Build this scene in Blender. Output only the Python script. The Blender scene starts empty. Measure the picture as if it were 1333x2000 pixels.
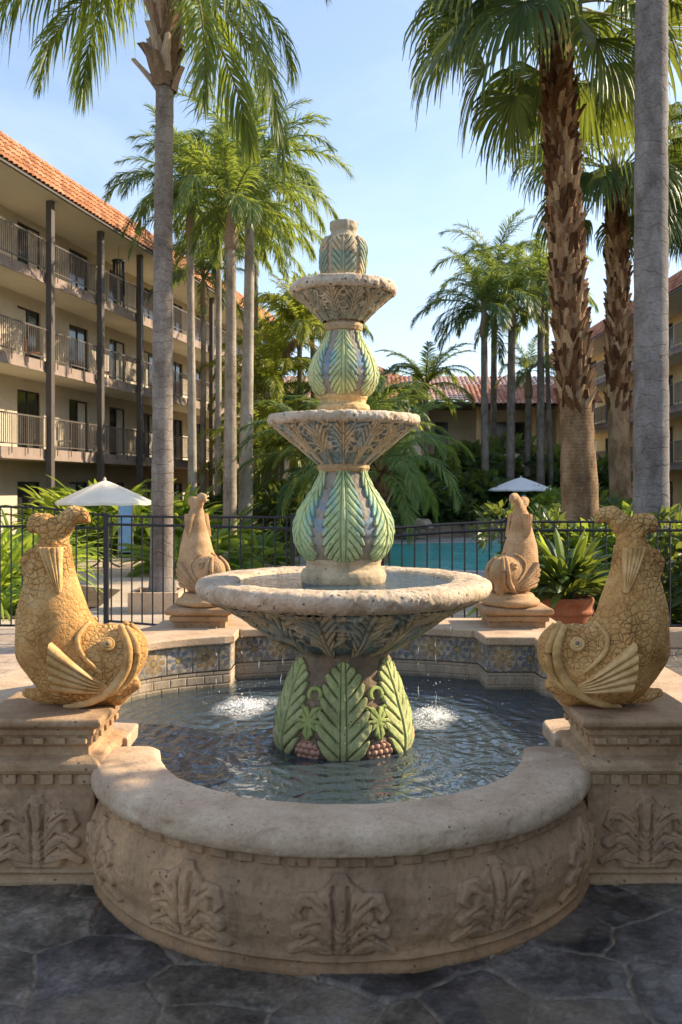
import bpy, bmesh, math, random
import numpy as np
from mathutils import Vector, Matrix
sc = bpy.context.scene
COL = sc.collection
PI = math.pi
random.seed(5)
RNG = np.random.default_rng(11)
F, Y0, CX, H = 1800.0, 950.0, 667.0, 1.5     # focal length in photo pixels, horizon row, centre column, eye height


def at(px, py, d):
    """world point seen at a photo pixel at depth d (used for measuring real positions)"""
    return ((px - CX) / F * d, d, H - (py - Y0) / F * d)


def gz(d):
    """ground height: the terrace is level, then falls gently towards the pool"""
    return -0.45 * min(1.0, max(0.0, (d - 10.0) / 10.0))


# ------------------------------------------------------------------ mesh helpers
class MB:
    def __init__(s):
        s.V, s.Fc, s.I, s.n, s.C = [], [], [], 0, []

    def add(s, V, Fc, mi=0, C=None):
        V = np.asarray(V, float).reshape(-1, 3)
        s.V.append(V)
        Fc = [tuple(int(i) + s.n for i in f) for f in Fc]
        s.Fc += Fc
        s.I += [mi] * len(Fc)
        s.n += len(V)
        if C is not None:
            s.C.append(np.asarray(C, float).reshape(-1, 3))
        return s

    def box(s, x0, x1, y0, y1, z0, z1, mi=0, R=None, O=None):
        V = np.array([[x, y, z] for z in (z0, z1) for y in (y0, y1) for x in (x0, x1)], float)
        if R is not None:
            V = V @ np.asarray(R).T
        if O is not None:
            V = V + np.asarray(O)
        return s.add(V, [(0, 2, 3, 1), (4, 5, 7, 6), (0, 1, 5, 4), (2, 6, 7, 3), (0, 4, 6, 2), (1, 3, 7, 5)], mi)

    def tube(s, P, r, n=8, mi=0, cap=True):
        P = np.asarray(P, float)
        r = np.broadcast_to(np.asarray(r, float), (len(P),))
        T = np.gradient(P, axis=0)
        T /= np.linalg.norm(T, axis=1)[:, None] + 1e-12
        ref = np.array([0, 0, 1.0]) if abs(T[:, 2]).mean() < .8 else np.array([1.0, 0, 0])
        A = np.cross(T, ref); A /= np.linalg.norm(A, axis=1)[:, None] + 1e-12
        B = np.cross(A, T)
        th = np.arange(n) * 2 * PI / n
        V = P[:, None] + r[:, None, None] * (np.cos(th)[None, :, None] * A[:, None] + np.sin(th)[None, :, None] * B[:, None])
        Fc = []
        for i in range(len(P) - 1):
            for j in range(n):
                k = (j + 1) % n
                Fc.append((i * n + j, (i + 1) * n + j, (i + 1) * n + k, i * n + k))
        if cap:
            Fc.append(tuple(range(n)))
            Fc.append(tuple((len(P) - 1) * n + j for j in reversed(range(n))))
        return s.add(V.reshape(-1, 3), Fc, mi)

    def build(s, name, mats, parent=None, smooth=False, loc=None, autosmooth=None):
        me = bpy.data.meshes.new(name)
        V = np.concatenate(s.V) if s.V else np.zeros((0, 3))
        me.from_pydata(V.tolist(), [], s.Fc)
        for m in (mats if isinstance(mats, (list, tuple)) else [mats]):
            me.materials.append(m)
        if any(s.I):
            me.polygons.foreach_set('material_index', s.I)
        if smooth:
            me.polygons.foreach_set('use_smooth', [True] * len(me.polygons))
        if s.C:
            C = np.concatenate(s.C)
            a = me.color_attributes.new('Col', 'FLOAT_COLOR', 'POINT')
            a.data.foreach_set('color', np.concatenate([C, np.ones((len(C), 1))], 1).ravel())
        me.update()
        if smooth and autosmooth:
            me.set_sharp_from_angle(angle=autosmooth)
        o = bpy.data.objects.new(name, me)
        COL.objects.link(o)
        if parent is not None:
            o.parent = parent
        if loc is not None:
            o.location = loc
        return o


def thing(name, label, cat, loc=(0, 0, 0), rz=0.0, group=None):
    o = bpy.data.objects.new(name, None)
    COL.objects.link(o)
    o.empty_display_size = .1
    o.location = loc
    o.rotation_euler = (0, 0, rz)
    return tag(o, label, cat, group)


def tag(o, label=None, cat=None, group=None, kind=None):
    if label: o['label'] = label
    if cat: o['category'] = cat
    if group: o['group'] = group
    if kind: o['kind'] = kind
    return o


def structure(o, label, cat=None):
    return tag(o, label, cat or o.name.split('.')[0].replace('_', ' '), kind='structure')


def copy_tree(o, parent=None):
    c = o.copy(); COL.objects.link(c); c.parent = parent
    for ch in list(o.children):
        copy_tree(ch, c)
    return c


def sst(a, b, x):
    t = np.clip((x - a) / (b - a), 0, 1)
    return t * t * (3 - 2 * t)


def catmull(P, n):
    P = np.asarray(P, float)
    Q = np.vstack([2 * P[0] - P[1], P, 2 * P[-1] - P[-2]])
    out = []
    for i in range(len(P) - 1):
        p0, p1, p2, p3 = Q[i:i + 4]
        for t in np.linspace(0, 1, n, endpoint=False):
            out.append(.5 * (2 * p1 + (p2 - p0) * t + (2 * p0 - 5 * p1 + 4 * p2 - p3) * t * t + (3 * p1 - p0 - 3 * p2 + p3) * t ** 3))
    out.append(P[-1])
    return np.array(out)


def vnoise(P, seed=0):
    """cheap smooth value noise on (n,3) points"""
    P = np.asarray(P, float)
    i = np.floor(P).astype(np.int64); f = P - i
    f = f * f * (3 - 2 * f)
    r = 0
    for dx in (0, 1):
        for dy in (0, 1):
            for dz in (0, 1):
                h = ((i[..., 0] + dx) * 374761393 + (i[..., 1] + dy) * 668265263 + (i[..., 2] + dz) * 2147483647 + seed * 974711) & 0xffffffff
                h = ((h ^ (h >> 13)) * 1274126177) & 0xffffffff
                h = ((h ^ (h >> 16)) & 0xffff) / 65535.0
                w = (f[..., 0] if dx else 1 - f[..., 0]) * (f[..., 1] if dy else 1 - f[..., 1]) * (f[..., 2] if dz else 1 - f[..., 2])
                r = r + h * w
    return r


# ------------------------------------------------------------------ materials
class NT:
    def __init__(s, name):
        s.m = bpy.data.materials.new(name)
        s.m.use_nodes = True
        s.t = s.m.node_tree
        s.t.nodes.clear()
        s.out = s.n('ShaderNodeOutputMaterial')

    def n(s, typ, **kw):
        x = s.t.nodes.new(typ)
        for k, v in kw.items():
            if k.startswith('i_'):
                key = k[2:]
                key = int(key) if key.isdigit() else key.replace('_', ' ')
                s.set(x.inputs[key], v)
            else:
                setattr(x, k, v)
        return x

    def set(s, inp, v):
        if isinstance(v, bpy.types.NodeSocket):
            s.t.links.new(v, inp)
        elif isinstance(v, bpy.types.Node):
            s.t.links.new(v.outputs[0], inp)
        else:
            if isinstance(v, (tuple, list)) and len(v) == 3 and inp.type == 'RGBA':
                v = (*v, 1)
            inp.default_value = v

    def coord(s, kind='Object', scale=None):
        c = s.n('ShaderNodeTexCoord').outputs[kind]
        if scale is not None:
            mp = s.n('ShaderNodeMapping')
            s.t.links.new(c, mp.inputs['Vector'])
            mp.inputs['Scale'].default_value = scale
            return mp.outputs[0]
        return c

    def noise(s, scale, detail=4, rough=.6, vec=None, dist=0, out='Fac'):
        x = s.n('ShaderNodeTexNoise')
        x.inputs['Scale'].default_value = scale
        x.inputs['Detail'].default_value = detail
        x.inputs['Roughness'].default_value = rough
        x.inputs['Distortion'].default_value = dist
        s.t.links.new(vec if vec is not None else s.coord(), x.inputs['Vector'])
        return x.outputs[out]

    def voro(s, scale, feature='F1', vec=None, out='Distance', rnd=1.0):
        x = s.n('ShaderNodeTexVoronoi', feature=feature)
        x.inputs['Scale'].default_value = scale
        x.inputs['Randomness'].default_value = rnd
        s.t.links.new(vec if vec is not None else s.coord(), x.inputs['Vector'])
        return x.outputs[out]

    def ramp(s, fac, stops, interp='LINEAR'):
        x = s.n('ShaderNodeValToRGB')
        x.color_ramp.interpolation = interp
        e = x.color_ramp.elements
        while len(e) < len(stops):
            e.new(.5)
        for el, (p, c) in zip(e, stops):
            el.position = p
            el.color = (*c, 1) if isinstance(c, (tuple, list)) else (c, c, c, 1)
        s.t.links.new(fac, x.inputs[0])
        return x.outputs[0]

    def mix(s, a, b, fac=.5, mode='MIX'):
        x = s.n('ShaderNodeMix', data_type='RGBA', blend_type=mode)
        s.set(x.inputs[0], fac)
        s.set(x.inputs[6], a); s.set(x.inputs[7], b)
        return x.outputs[2]

    def math(s, op, a, b=0.0, c=None):
        x = s.n('ShaderNodeMath', operation=op)
        s.set(x.inputs[0], a); s.set(x.inputs[1], b)
        if c is not None: s.set(x.inputs[2], c)
        return x.outputs[0]

    def bump(s, h, strength=.3, dist=.02, nrm=None):
        x = s.n('ShaderNodeBump')
        x.inputs['Strength'].default_value = strength
        x.inputs['Distance'].default_value = dist
        s.t.links.new(h, x.inputs['Height'])
        if nrm is not None: s.t.links.new(nrm, x.inputs['Normal'])
        return x.outputs[0]

    def principled(s, color, rough=.8, normal=None, spec=.3, metal=0.0):
        p = s.n('ShaderNodeBsdfPrincipled')
        s.set(p.inputs['Base Color'], color)
        s.set(p.inputs['Roughness'], rough)
        p.inputs['Specular IOR Level'].default_value = spec
        p.inputs['Metallic'].default_value = metal
        if normal is not None: s.t.links.new(normal, p.inputs['Normal'])
        return p.outputs[0]

    def done(s, sh):
        s.t.links.new(sh, s.out.inputs['Surface'])
        return s.m


def M_stone(name, c0, c1, c2, scale=5, fine=70, bump=.35, dist=.012, rough=.88, attr=False, pit=.0, worncol=(.46, .37, .26)):
    n = NT(name)
    a = n.noise(scale, 5, .65, dist=.4)
    b = n.noise(fine, 4, .7)
    col = n.ramp(a, [(.28, c0), (.5, c1), (.72, c2)])
    if attr:
        at_ = n.n('ShaderNodeAttribute', attribute_name='Col').outputs['Color']
        col = n.mix(at_, n.ramp(a, [(.25, (.62, .6, .56)), (.5, (1, 1, 1)), (.75, (1.12, 1.08, 1.0))]), 1.0, 'MULTIPLY')
        fl = n.ramp(n.noise(19, 6, .78, dist=.6), [(.60, 0.0), (.68, 1.0)])
        col = n.mix(col, worncol, n.math('MULTIPLY', fl, .8))
        stk = n.ramp(n.noise(3.2, 5, .7, vec=n.coord('Object', (5, 5, .45))), [(.50, 0.0), (.72, 1.0)])
        col = n.mix(col, (.10, .085, .06), n.math('MULTIPLY', stk, .42))
    col = n.mix(col, n.ramp(b, [(.25, .62), (.5, 1.0), (.8, 1.18)]), .75, 'MULTIPLY')
    h = n.math('ADD', n.math('MULTIPLY', b, .6), n.math('MULTIPLY', a, .5))
    if pit:
        v = n.voro(28, vec=n.coord())
        w = n.noise(9, 2)
        pm = n.math('MULTIPLY', n.math('LESS_THAN', v, pit), n.math('GREATER_THAN', w, .52))
        col = n.mix(col, (.07, .055, .04), n.math('MULTIPLY', pm, .75))
        h = n.math('SUBTRACT', h, pm)
    return n.done(n.principled(col, rough, n.bump(h, bump, dist), .2))


def M_leaf(name, c0, c1, c2, trans=.35, scale=1.3, rough=.45, tcol=None):
    n = NT(name)
    a = n.noise(scale, 3, .6, vec=n.n('ShaderNodeNewGeometry').outputs['Position'])
    b = n.noise(14, 2, .6)
    rnd = n.n('ShaderNodeNewGeometry').outputs['Random Per Island']
    f = n.math('ADD', n.math('MULTIPLY', a, .45), n.math('ADD', n.math('MULTIPLY', rnd, .4), n.math('MULTIPLY', b, .15)))
    col = n.ramp(f, [(.25, c0), (.5, c1), (.78, c2)])
    p = n.principled(col, rough, None, .35)
    t = n.n('ShaderNodeBsdfTranslucent')
    tc = n.mix(col, tcol or (.55, .62, .08), .55)
    n.set(t.inputs['Color'], n.mix(tc, (1.5, 1.5, 1.2), 1.0, 'MULTIPLY'))
    mx = n.n('ShaderNodeMixShader')
    mx.inputs[0].default_value = trans
    n.t.links.new(p, mx.inputs[1]); n.t.links.new(t.outputs[0], mx.inputs[2])
    return n.done(mx.outputs[0])


def M_plain(name, c, rough=.6, metal=0.0, var=.15, scale=4, bump=.1, spec=.3):
    n = NT(name)
    a = n.noise(scale, 4, .6)
    k0, k1 = 1 - var, 1 + var
    col = n.mix(c, n.ramp(a, [(.3, k0), (.7, k1)]), 1.0, 'MULTIPLY')
    b = n.noise(60, 3, .6)
    return n.done(n.principled(col, rough, n.bump(b, bump, .01), spec, metal))


def M_trunk(name, c0, c1, c2, ring=9.0, bump=.5, warp=.25):
    """palm bark: uneven horizontal leaf scars, streaks and blotches"""
    n = NT(name)
    co = n.coord()
    sx = n.n('ShaderNodeSeparateXYZ'); n.t.links.new(co, sx.inputs[0])
    wob = n.noise(2.2, 3, .6)
    z = n.math('ADD', n.math('MULTIPLY', sx.outputs[2], ring), n.math('MULTIPLY', wob, warp * 6))
    fr = n.math('FRACT', z)
    line = n.ramp(fr, [(0.0, 0.0), (.06, 1.0), (.80, .92), (1.0, .7)])
    line = n.mix(line, (1, 1, 1), n.ramp(n.noise(3.0, 3, .7, vec=n.coord('Object', (3, 3, 2.5))), [(.52, 0.0), (.85, 1.0)]))
    streak = n.noise(16, 6, .75, vec=n.coord('Object', (2, 2, 3.5)))
    blot = n.noise(3.0, 4, .65, vec=n.coord('Object', (1, 1, .5)))
    col = n.ramp(blot, [(.36, c0), (.5, c1), (.62, c2)])
    col = n.mix(col, n.ramp(streak, [(.3, .58), (.7, 1.38)]), .9, 'MULTIPLY')
    col = n.mix(col, n.ramp(line, [(0, (.40, .35, .31)), (.6, 1.0)]), .8, 'MULTIPLY')
    h = n.math('ADD', line, n.math('MULTIPLY', streak, .8))
    return n.done(n.principled(col, .9, n.bump(h, bump, .015), .15))


MAT = {}
SPLASH = [((482 - CX) / F * (1.405 * F / (1383 - Y0)), 1.405 * F / (1383 - Y0)), ((842 - CX) / F * (1.405 * F / (1402 - Y0)), 1.405 * F / (1402 - Y0))]


def mats():
    M = MAT
    M['stone'] = M_stone('basin_cast_stone', (.24, .14, .072), (.385, .245, .135), (.48, .335, .20), 4.5, 55, .55, .012, pit=.16)
    M['stone_attr'] = M_stone('basin_relief_stone', (.3, .2, .1), (.4, .3, .2), (.5, .4, .3), 4.5, 55, .5, .012, attr=True, pit=.14, worncol=(.30, .20, .13))
    M['coping'] = M_stone('coping_stone', (.37, .25, .155), (.52, .375, .25), (.62, .48, .34), 3.2, 75, .6, .010, pit=.13)
    M['glaze'] = M_stone('painted_relief_stone', (1, 1, 1), (1, 1, 1), (1, 1, 1), 7, 60, .4, .008, .8, attr=True, pit=.13)
    M['bowlrim'] = M_stone('travertine_bowl_rim', (.36, .26, .16), (.58, .45, .32), (.70, .59, .45), 9, 60, .8, .015, pit=.22)
    # dolphin statues: cemented scales
    for nm, sca, cc, st in (('fish_rough', 41, ((.36, .165, .05), (.62, .335, .115), (.78, .50, .23)), .9), ('fish', 41, ((.36, .165, .05), (.62, .335, .115), (.78, .50, .23)), .9), ('fish_smooth', 60, ((.36, .20, .095), (.52, .32, .165), (.62, .42, .24)), .5)):
        n = NT(nm + '_cast_stone')
        wv = n.mix(n.coord(), n.noise(9, 2, .5, out='Color'), .035)
        ed = n.voro(sca, 'DISTANCE_TO_EDGE', vec=wv)
        dome = n.ramp(ed, [(0, 0.0), (.05, .55), (.25, 1.0)])
        a = n.noise(4.5, 5, .7, dist=.5); b = n.noise(80, 4, .7)
        col = n.ramp(a, [(.3, cc[0]), (.5, cc[1]), (.72, cc[2])])
        col = n.mix(col, n.ramp(b, [(.25, .6), (.5, 1.), (.8, 1.2)]), .8, 'MULTIPLY')
        msk = n.ramp(n.noise(3.1, 3, .6), [(.38, 0.15), (.6, 1.0)])
        col = n.mix(col, (.16, .085, .03), n.math('MULTIPLY', n.math('SUBTRACT', 1.0, n.ramp(ed, [(0, 0.0), (.07, 1.0)])), n.math('MULTIPLY', msk, .65 if nm == 'fish' else .25)))
        hh = n.math('ADD', n.math('MULTIPLY', dome, msk), n.math('ADD', n.math('MULTIPLY', b, .35), n.math('MULTIPLY', n.noise(20, 5, .75), .9)))
        M[nm] = n.done(n.principled(col, .9, n.bump(hh, st, .012), .15))
    M['fin'] = M_stone('fin_cast_stone', (.36, .19, .06), (.60, .36, .14), (.74, .51, .26), 6, 60, .6, .01)
    M['pupil'] = M_plain('eye_grey', (.20, .17, .13), .95, spec=.0)
    # flagstones
    n = NT('slate_flagstone')
    co = n.coord('Object')
    wv = n.mix(co, n.noise(1.6, 4, .6, out='Color'), .16)
    wv = n.mix(wv, n.noise(9, 3, .6, out='Color'), .02)
    e = n.voro(2.7, 'DISTANCE_TO_EDGE', vec=wv, rnd=.95); cid = n.voro(2.7, 'F1', vec=wv, out='Color', rnd=.95)
    sep = n.n('ShaderNodeSeparateColor'); n.t.links.new(cid, sep.inputs[0])
    stone = n.ramp(sep.outputs[0], [(.1, (.060, .052, .050)), (.4, (.105, .088, .074)), (.65, (.145, .114, .084)), (.9, (.085, .074, .068))])
    stone = n.mix(stone, n.ramp(n.noise(5.5, 8, .75), [(.32, .30), (.5, .95), (.70, 2.6)]), .95, 'MULTIPLY')
    stone = n.mix(stone, n.ramp(n.noise(40, 5, .75), [(.3, .6), (.7, 1.5)]), .8, 'MULTIPLY')
    mort = n.mix((.20, .155, .11), n.ramp(n.noise(30, 3), [(.3, .6), (.7, 1.25)]), 1., 'MULTIPLY')
    wid = n.math('ADD', e, n.math('MULTIPLY', n.math('SUBTRACT', n.noise(7, 3), .5), .035))
    mk = n.ramp(wid, [(.006, 0.0), (.022, 1.0)])
    col = n.mix(mort, stone, mk)
    hh = n.math('ADD', n.math('MULTIPLY', mk, .45), n.math('ADD', n.math('MULTIPLY', n.noise(7, 7, .75), 1.3), n.math('MULTIPLY', n.noise(60, 3), .15)))
    M['flag'] = n.done(n.principled(col, n.ramp(n.noise(6, 4), [(.3, .5), (.7, .75)]), n.bump(hh, .8, .022), .35))
    n = NT('slate_flagstone_modelled')
    col = n.mix(n.n('ShaderNodeAttribute', attribute_name='Col').outputs['Color'], n.ramp(n.noise(70, 4, .75), [(.3, .65), (.7, 1.4)]), .8, 'MULTIPLY')
    M['flag_attr'] = n.done(n.principled(col, n.ramp(n.noise(8, 4), [(.3, .45), (.7, .75)]), n.bump(n.noise(90, 4, .7), .35, .006), .35))
    # warm paver bricks left of the basin
    n = NT('tan_pavers')
    br = n.n('ShaderNodeTexBrick'); br.inputs['Scale'].default_value = 1
    n.t.links.new(n.coord(), br.inputs['Vector'])
    br.inputs['Brick Width'].default_value = .3; br.inputs['Row Height'].default_value = .15; br.inputs['Mortar Size'].default_value = .006
    n.set(br.inputs['Color1'], (.44, .32, .23)); n.set(br.inputs['Color2'], (.54, .42, .32)); n.set(br.inputs['Mortar'], (.25, .19, .14))
    col = n.mix(br.outputs[0], n.ramp(n.noise(4, 5), [(.3, .7), (.7, 1.2)]), .8, 'MULTIPLY')
    M['paver'] = n.done(n.principled(col, .85, n.bump(n.math('ADD', br.outputs[1], n.noise(60)), .3, .01)))
    # pale concrete walk
    n = NT('tan_concrete')
    col = n.ramp(n.noise(.7, 6, .65), [(.3, (.36, .285, .20)), (.5, (.46, .37, .27)), (.7, (.52, .43, .33))])
    col = n.mix(col, n.ramp(n.noise(25, 4, .7), [(.3, .75), (.7, 1.2)]), .7, 'MULTIPLY')
    M['concrete'] = n.done(n.principled(col, .9, n.bump(n.noise(30, 5), .25, .01)))
    M['deck'] = M_plain('pool_deck_concrete', (.30, .285, .265), .85, var=.25, scale=1.3)
    M['soil'] = M_plain('bed_soil', (.075, .05, .03), .95, var=.5, scale=6, bump=.6)
    # water
    for nm, tint, sc1, st, dst in (('water', (.66, .76, .80), 4.2, 1.0, .055), ('bowlwater', (.60, .80, .77), 14.0, 1.0, .045)):
        n = NT(nm)
        co = n.coord('Object', (1, .8, 1))
        h1 = n.noise(sc1, 3, .55, vec=co, dist=1.2); h2 = n.noise(sc1 * 3.1, 2, .5, vec=co, dist=.8)
        wv = n.n('ShaderNodeTexWave', wave_type='RINGS', rings_direction='Z')
        n.t.links.new(co, wv.inputs[0]); wv.inputs['Scale'].default_value = 3.4; wv.inputs['Distortion'].default_value = 5; wv.inputs['Detail'].default_value = 3
        hh = n.math('ADD', n.math('ADD', h1, n.math('MULTIPLY', h2, .22)), n.math('MULTIPLY', wv.outputs['Fac'], .10))
        if nm == 'water':
            for cx, cy in SPLASH:          # rings spreading from where the water lands
                dd = n.n('ShaderNodeVectorMath', operation='DISTANCE'); n.t.links.new(n.coord(), dd.inputs[0]); dd.inputs[1].default_value = (cx, cy - 5.1, 0)
                q = n.math('ADD', dd.outputs['Value'], n.math('MULTIPLY', n.noise(3, 2), .12))
                s_ = n.math('SINE', n.math('MULTIPLY', q, 62.0)); fall = n.math('POWER', 2.7, n.math('MULTIPLY', q, -3.2))
                hh = n.math('ADD', hh, n.math('MULTIPLY', n.math('MULTIPLY', s_, fall), .16))
        nb = n.bump(hh, st, dst)
        fr = n.n('ShaderNodeFresnel'); fr.inputs['IOR'].default_value = 2.2; n.t.links.new(nb, fr.inputs['Normal'])
        g = n.n('ShaderNodeBsdfGlossy'); g.inputs['Roughness'].default_value = .03; n.t.links.new(nb, g.inputs['Normal'])
        t = n.n('ShaderNodeBsdfTransparent'); n.set(t.inputs['Color'], tint)
        df = n.n('ShaderNodeBsdfDiffuse'); n.set(df.inputs['Color'], (.19, .28, .35)); tb = n.n('ShaderNodeMixShader'); tb.inputs[0].default_value = .22 if nm == 'water' else .30
        n.t.links.new(t.outputs[0], tb.inputs[1]); n.t.links.new(df.outputs[0], tb.inputs[2])
        mx = n.n('ShaderNodeMixShader')
        n.t.links.new(n.math('MULTIPLY', fr.outputs[0], 1.0), mx.inputs[0])
        n.t.links.new(tb.outputs[0], mx.inputs[1]); n.t.links.new(g.outputs[0], mx.inputs[2])
        M[nm] = n.done(mx.outputs[0])
    n = NT('swimming_pool_water')
    nb = n.bump(n.noise(3.2, 3, .55, dist=1), .35, .05)
    col = n.ramp(n.noise(.5, 3), [(.35, (.06, .55, .56)), (.6, (.11, .70, .68)), (.75, (.25, .78, .74))])
    M['pool'] = n.done(n.principled(col, .12, nb, .3))
    # basin floor: fish scale tiles
    n = NT('basin_floor_tile')
    e = n.voro(13, 'DISTANCE_TO_EDGE', rnd=.25); ci = n.voro(13, 'F1', out='Color', rnd=.25)
    col = n.mix((.20, .27, .29), n.mix((.13, .20, .23), (.32, .37, .35), ci), .6)
    col = n.mix((.06, .07, .06), col, n.ramp(e, [(.02, 0.), (.05, 1.)]))
    M['floor'] = n.done(n.principled(col, .5))
    M['foam'] = M_plain('white_foam', (.93, .95, .97), .35, var=.03, spec=.5)
    n = NT('foam_sheet')
    d = n.principled((.9, .93, .95), .4)
    t = n.n('ShaderNodeBsdfTransparent')
    at_ = n.n('ShaderNodeAttribute', attribute_name='Col').outputs['Fac']
    k = n.math('MULTIPLY', n.ramp(n.noise(34, 4, .7, dist=1.), [(.38, 0.), (.62, 1.)]), at_)
    mx = n.n('ShaderNodeMixShader'); n.t.links.new(k, mx.inputs[0]); n.t.links.new(t.outputs[0], mx.inputs[1]); n.t.links.new(d, mx.inputs[2])
    M['foamsheet'] = n.done(mx.outputs[0])
    M['iron'] = M_plain('black_iron', (.018, .019, .021), .45, var=.2, spec=.4)
    M['terracotta'] = M_stone('terracotta', (.24, .075, .032), (.36, .125, .055), (.42, .18, .09), 5, 50, .25, .006, .75)
    # foliage
    M['queen'] = M_leaf('queen_palm_leaflets', (.030, .065, .014), (.070, .125, .022), (.17, .20, .045), .34)
    M['king'] = M_leaf('tall_palm_leaflets', (.032, .076, .026), (.078, .135, .042), (.18, .215, .075), .33)
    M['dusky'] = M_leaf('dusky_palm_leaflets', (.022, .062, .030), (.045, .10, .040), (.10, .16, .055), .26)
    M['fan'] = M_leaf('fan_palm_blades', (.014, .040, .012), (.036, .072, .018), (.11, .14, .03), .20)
    M['areca'] = M_leaf('golden_palm_leaflets', (.06, .095, .018), (.16, .18, .03), (.34, .29, .06), .42)
    M['strap'] = M_leaf('lime_strap_leaves', (.09, .17, .022), (.19, .28, .035), (.33, .40, .07), .42)
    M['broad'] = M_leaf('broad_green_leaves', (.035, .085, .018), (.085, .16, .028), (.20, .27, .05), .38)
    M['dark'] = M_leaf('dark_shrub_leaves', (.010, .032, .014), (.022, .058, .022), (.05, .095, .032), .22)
    M['potleaf'] = M_leaf('glossy_pot_leaves', (.010, .032, .015), (.024, .062, .022), (.055, .11, .03), .22, rough=.3)
    M['rachis'] = M_plain('frond_stalk', (.17, .17, .05), .6)
    M['dead'] = M_leaf('dead_frond', (.16, .10, .05), (.26, .17, .09), (.34, .25, .14), .2, tcol=(.4, .25, .1))
    # bark
    M['bark_grey'] = M_trunk('grey_ringed_bark', (.13, .105, .085), (.215, .18, .15), (.29, .25, .215), 7.5, .7, .5)
    M['bark_royal'] = M_trunk('grey_smooth_bark', (.125, .108, .098), (.19, .172, .158), (.25, .23, .215), 6.0, .6, .5)
    M['bark_tan'] = M_trunk('tan_ringed_bark', (.20, .155, .11), (.30, .24, .175), (.38, .32, .25), 7, .55)
    M['bark_pale'] = M_trunk('pale_ringed_bark', (.26, .22, .17), (.36, .31, .25), (.44, .39, .32), 5, .4)
    M['bark_brown'] = M_trunk('fibrous_brown_bark', (.10, .058, .03), (.20, .125, .068), (.30, .205, .12), 19, .9, .3)
    for nm, c in (('boot', ((.055, .024, .010), (.15, .072, .032), (.42, .28, .155))), ('boot_tan', ((.13, .08, .045), (.29, .20, .125), (.46, .37, .26)))):
        n = NT('old_leaf_bases' if nm == 'boot' else 'tan_leaf_bases')
        rr = n.n('ShaderNodeNewGeometry').outputs['Random Per Island']
        f = n.math('ADD', n.math('MULTIPLY', rr, .75), n.math('MULTIPLY', n.noise(11, 5, .7), .35))
        col = n.mix(n.ramp(f, [(.2, c[0]), (.55, c[1]), (.95, c[2])]), n.ramp(n.noise(30, 4, .7, vec=n.coord('Object', (3, 3, .6))), [(.3, .6), (.7, 1.3)]), .9, 'MULTIPLY')
        M[nm] = n.done(n.principled(col, .9, n.bump(n.noise(26, 5, .7, vec=n.coord('Object', (2.5, 2.5, .5))), .6, .012), .15))
    # buildings
    M['stucco'] = M_stone('cream_stucco', (.46, .385, .29), (.56, .475, .365), (.62, .54, .43), .7, 25, .2, .006)
    M['stucco_y'] = M_stone('yellow_stucco', (.56, .42, .20), (.66, .51, .26), (.72, .57, .32), .7, 25, .2, .006)
    M['stucco_pale'] = M_stone('pale_cream_stucco', (.68, .57, .40), (.78, .67, .48), (.84, .73, .55), .7, 25, .2, .006)
    M['soffit'] = M_plain('painted_soffit', (.66, .60, .48), .85, var=.06, scale=.6)
    M['fascia'] = M_plain('slab_fascia', (.30, .225, .185), .8, var=.15, scale=2)
    M['postbrown'] = M_plain('brown_post', (.10, .085, .075), .6, var=.12)
    M['railmetal'] = M_plain('brown_rail', (.115, .095, .08), .5, var=.1)
    M['frame'] = M_plain('bronze_frame', (.05, .042, .035), .4, var=.1)
    n = NT('window_glass'); M['glass'] = n.done(n.principled(n.ramp(n.noise(.8, 2), [(.35, (.012, .014, .016)), (.7, (.05, .048, .042))]), .08, None, .5))
    M['curtain'] = M_plain('pale_curtain', (.55, .50, .40), .85, var=.15, scale=8)
    for nm, cc in (('tile_or', ((.30, .115, .045), (.43, .18, .075), (.52, .26, .13))), ('tile_red', ((.28, .10, .055), (.40, .165, .09), (.50, .24, .14)))):
        n = NT('clay_roof_' + nm)
        r = n.n('ShaderNodeNewGeometry').outputs['Random Per Island']
        f = n.math('ADD', n.math('MULTIPLY', r, .7), n.math('MULTIPLY', n.noise(3, 4), .4))
        M[nm] = n.done(n.principled(n.ramp(f, [(.2, cc[0]), (.55, cc[1]), (.9, cc[2])]), .8, n.bump(n.noise(40), .2, .01)))
    M['canvas'] = M_plain('cream_canvas', (.84, .75, .61), .85, var=.04, scale=3)
    M['canvas_b'] = M_plain('white_canvas', (.80, .80, .80), .85, var=.04, scale=3)
    M['blue'] = M_plain('blue_panel', (.22, .42, .68), .6, var=.15)
    M['cyan'] = M_plain('turquoise_cloth', (.05, .55, .65), .6, var=.1)
    M['rock'] = M_stone('pool_rock', (.24, .18, .13), (.38, .30, .23), (.5, .42, .33), 4, 20, .6, .03)
    M['polegrey'] = M_plain('grey_pole', (.35, .34, .32), .5)


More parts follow.
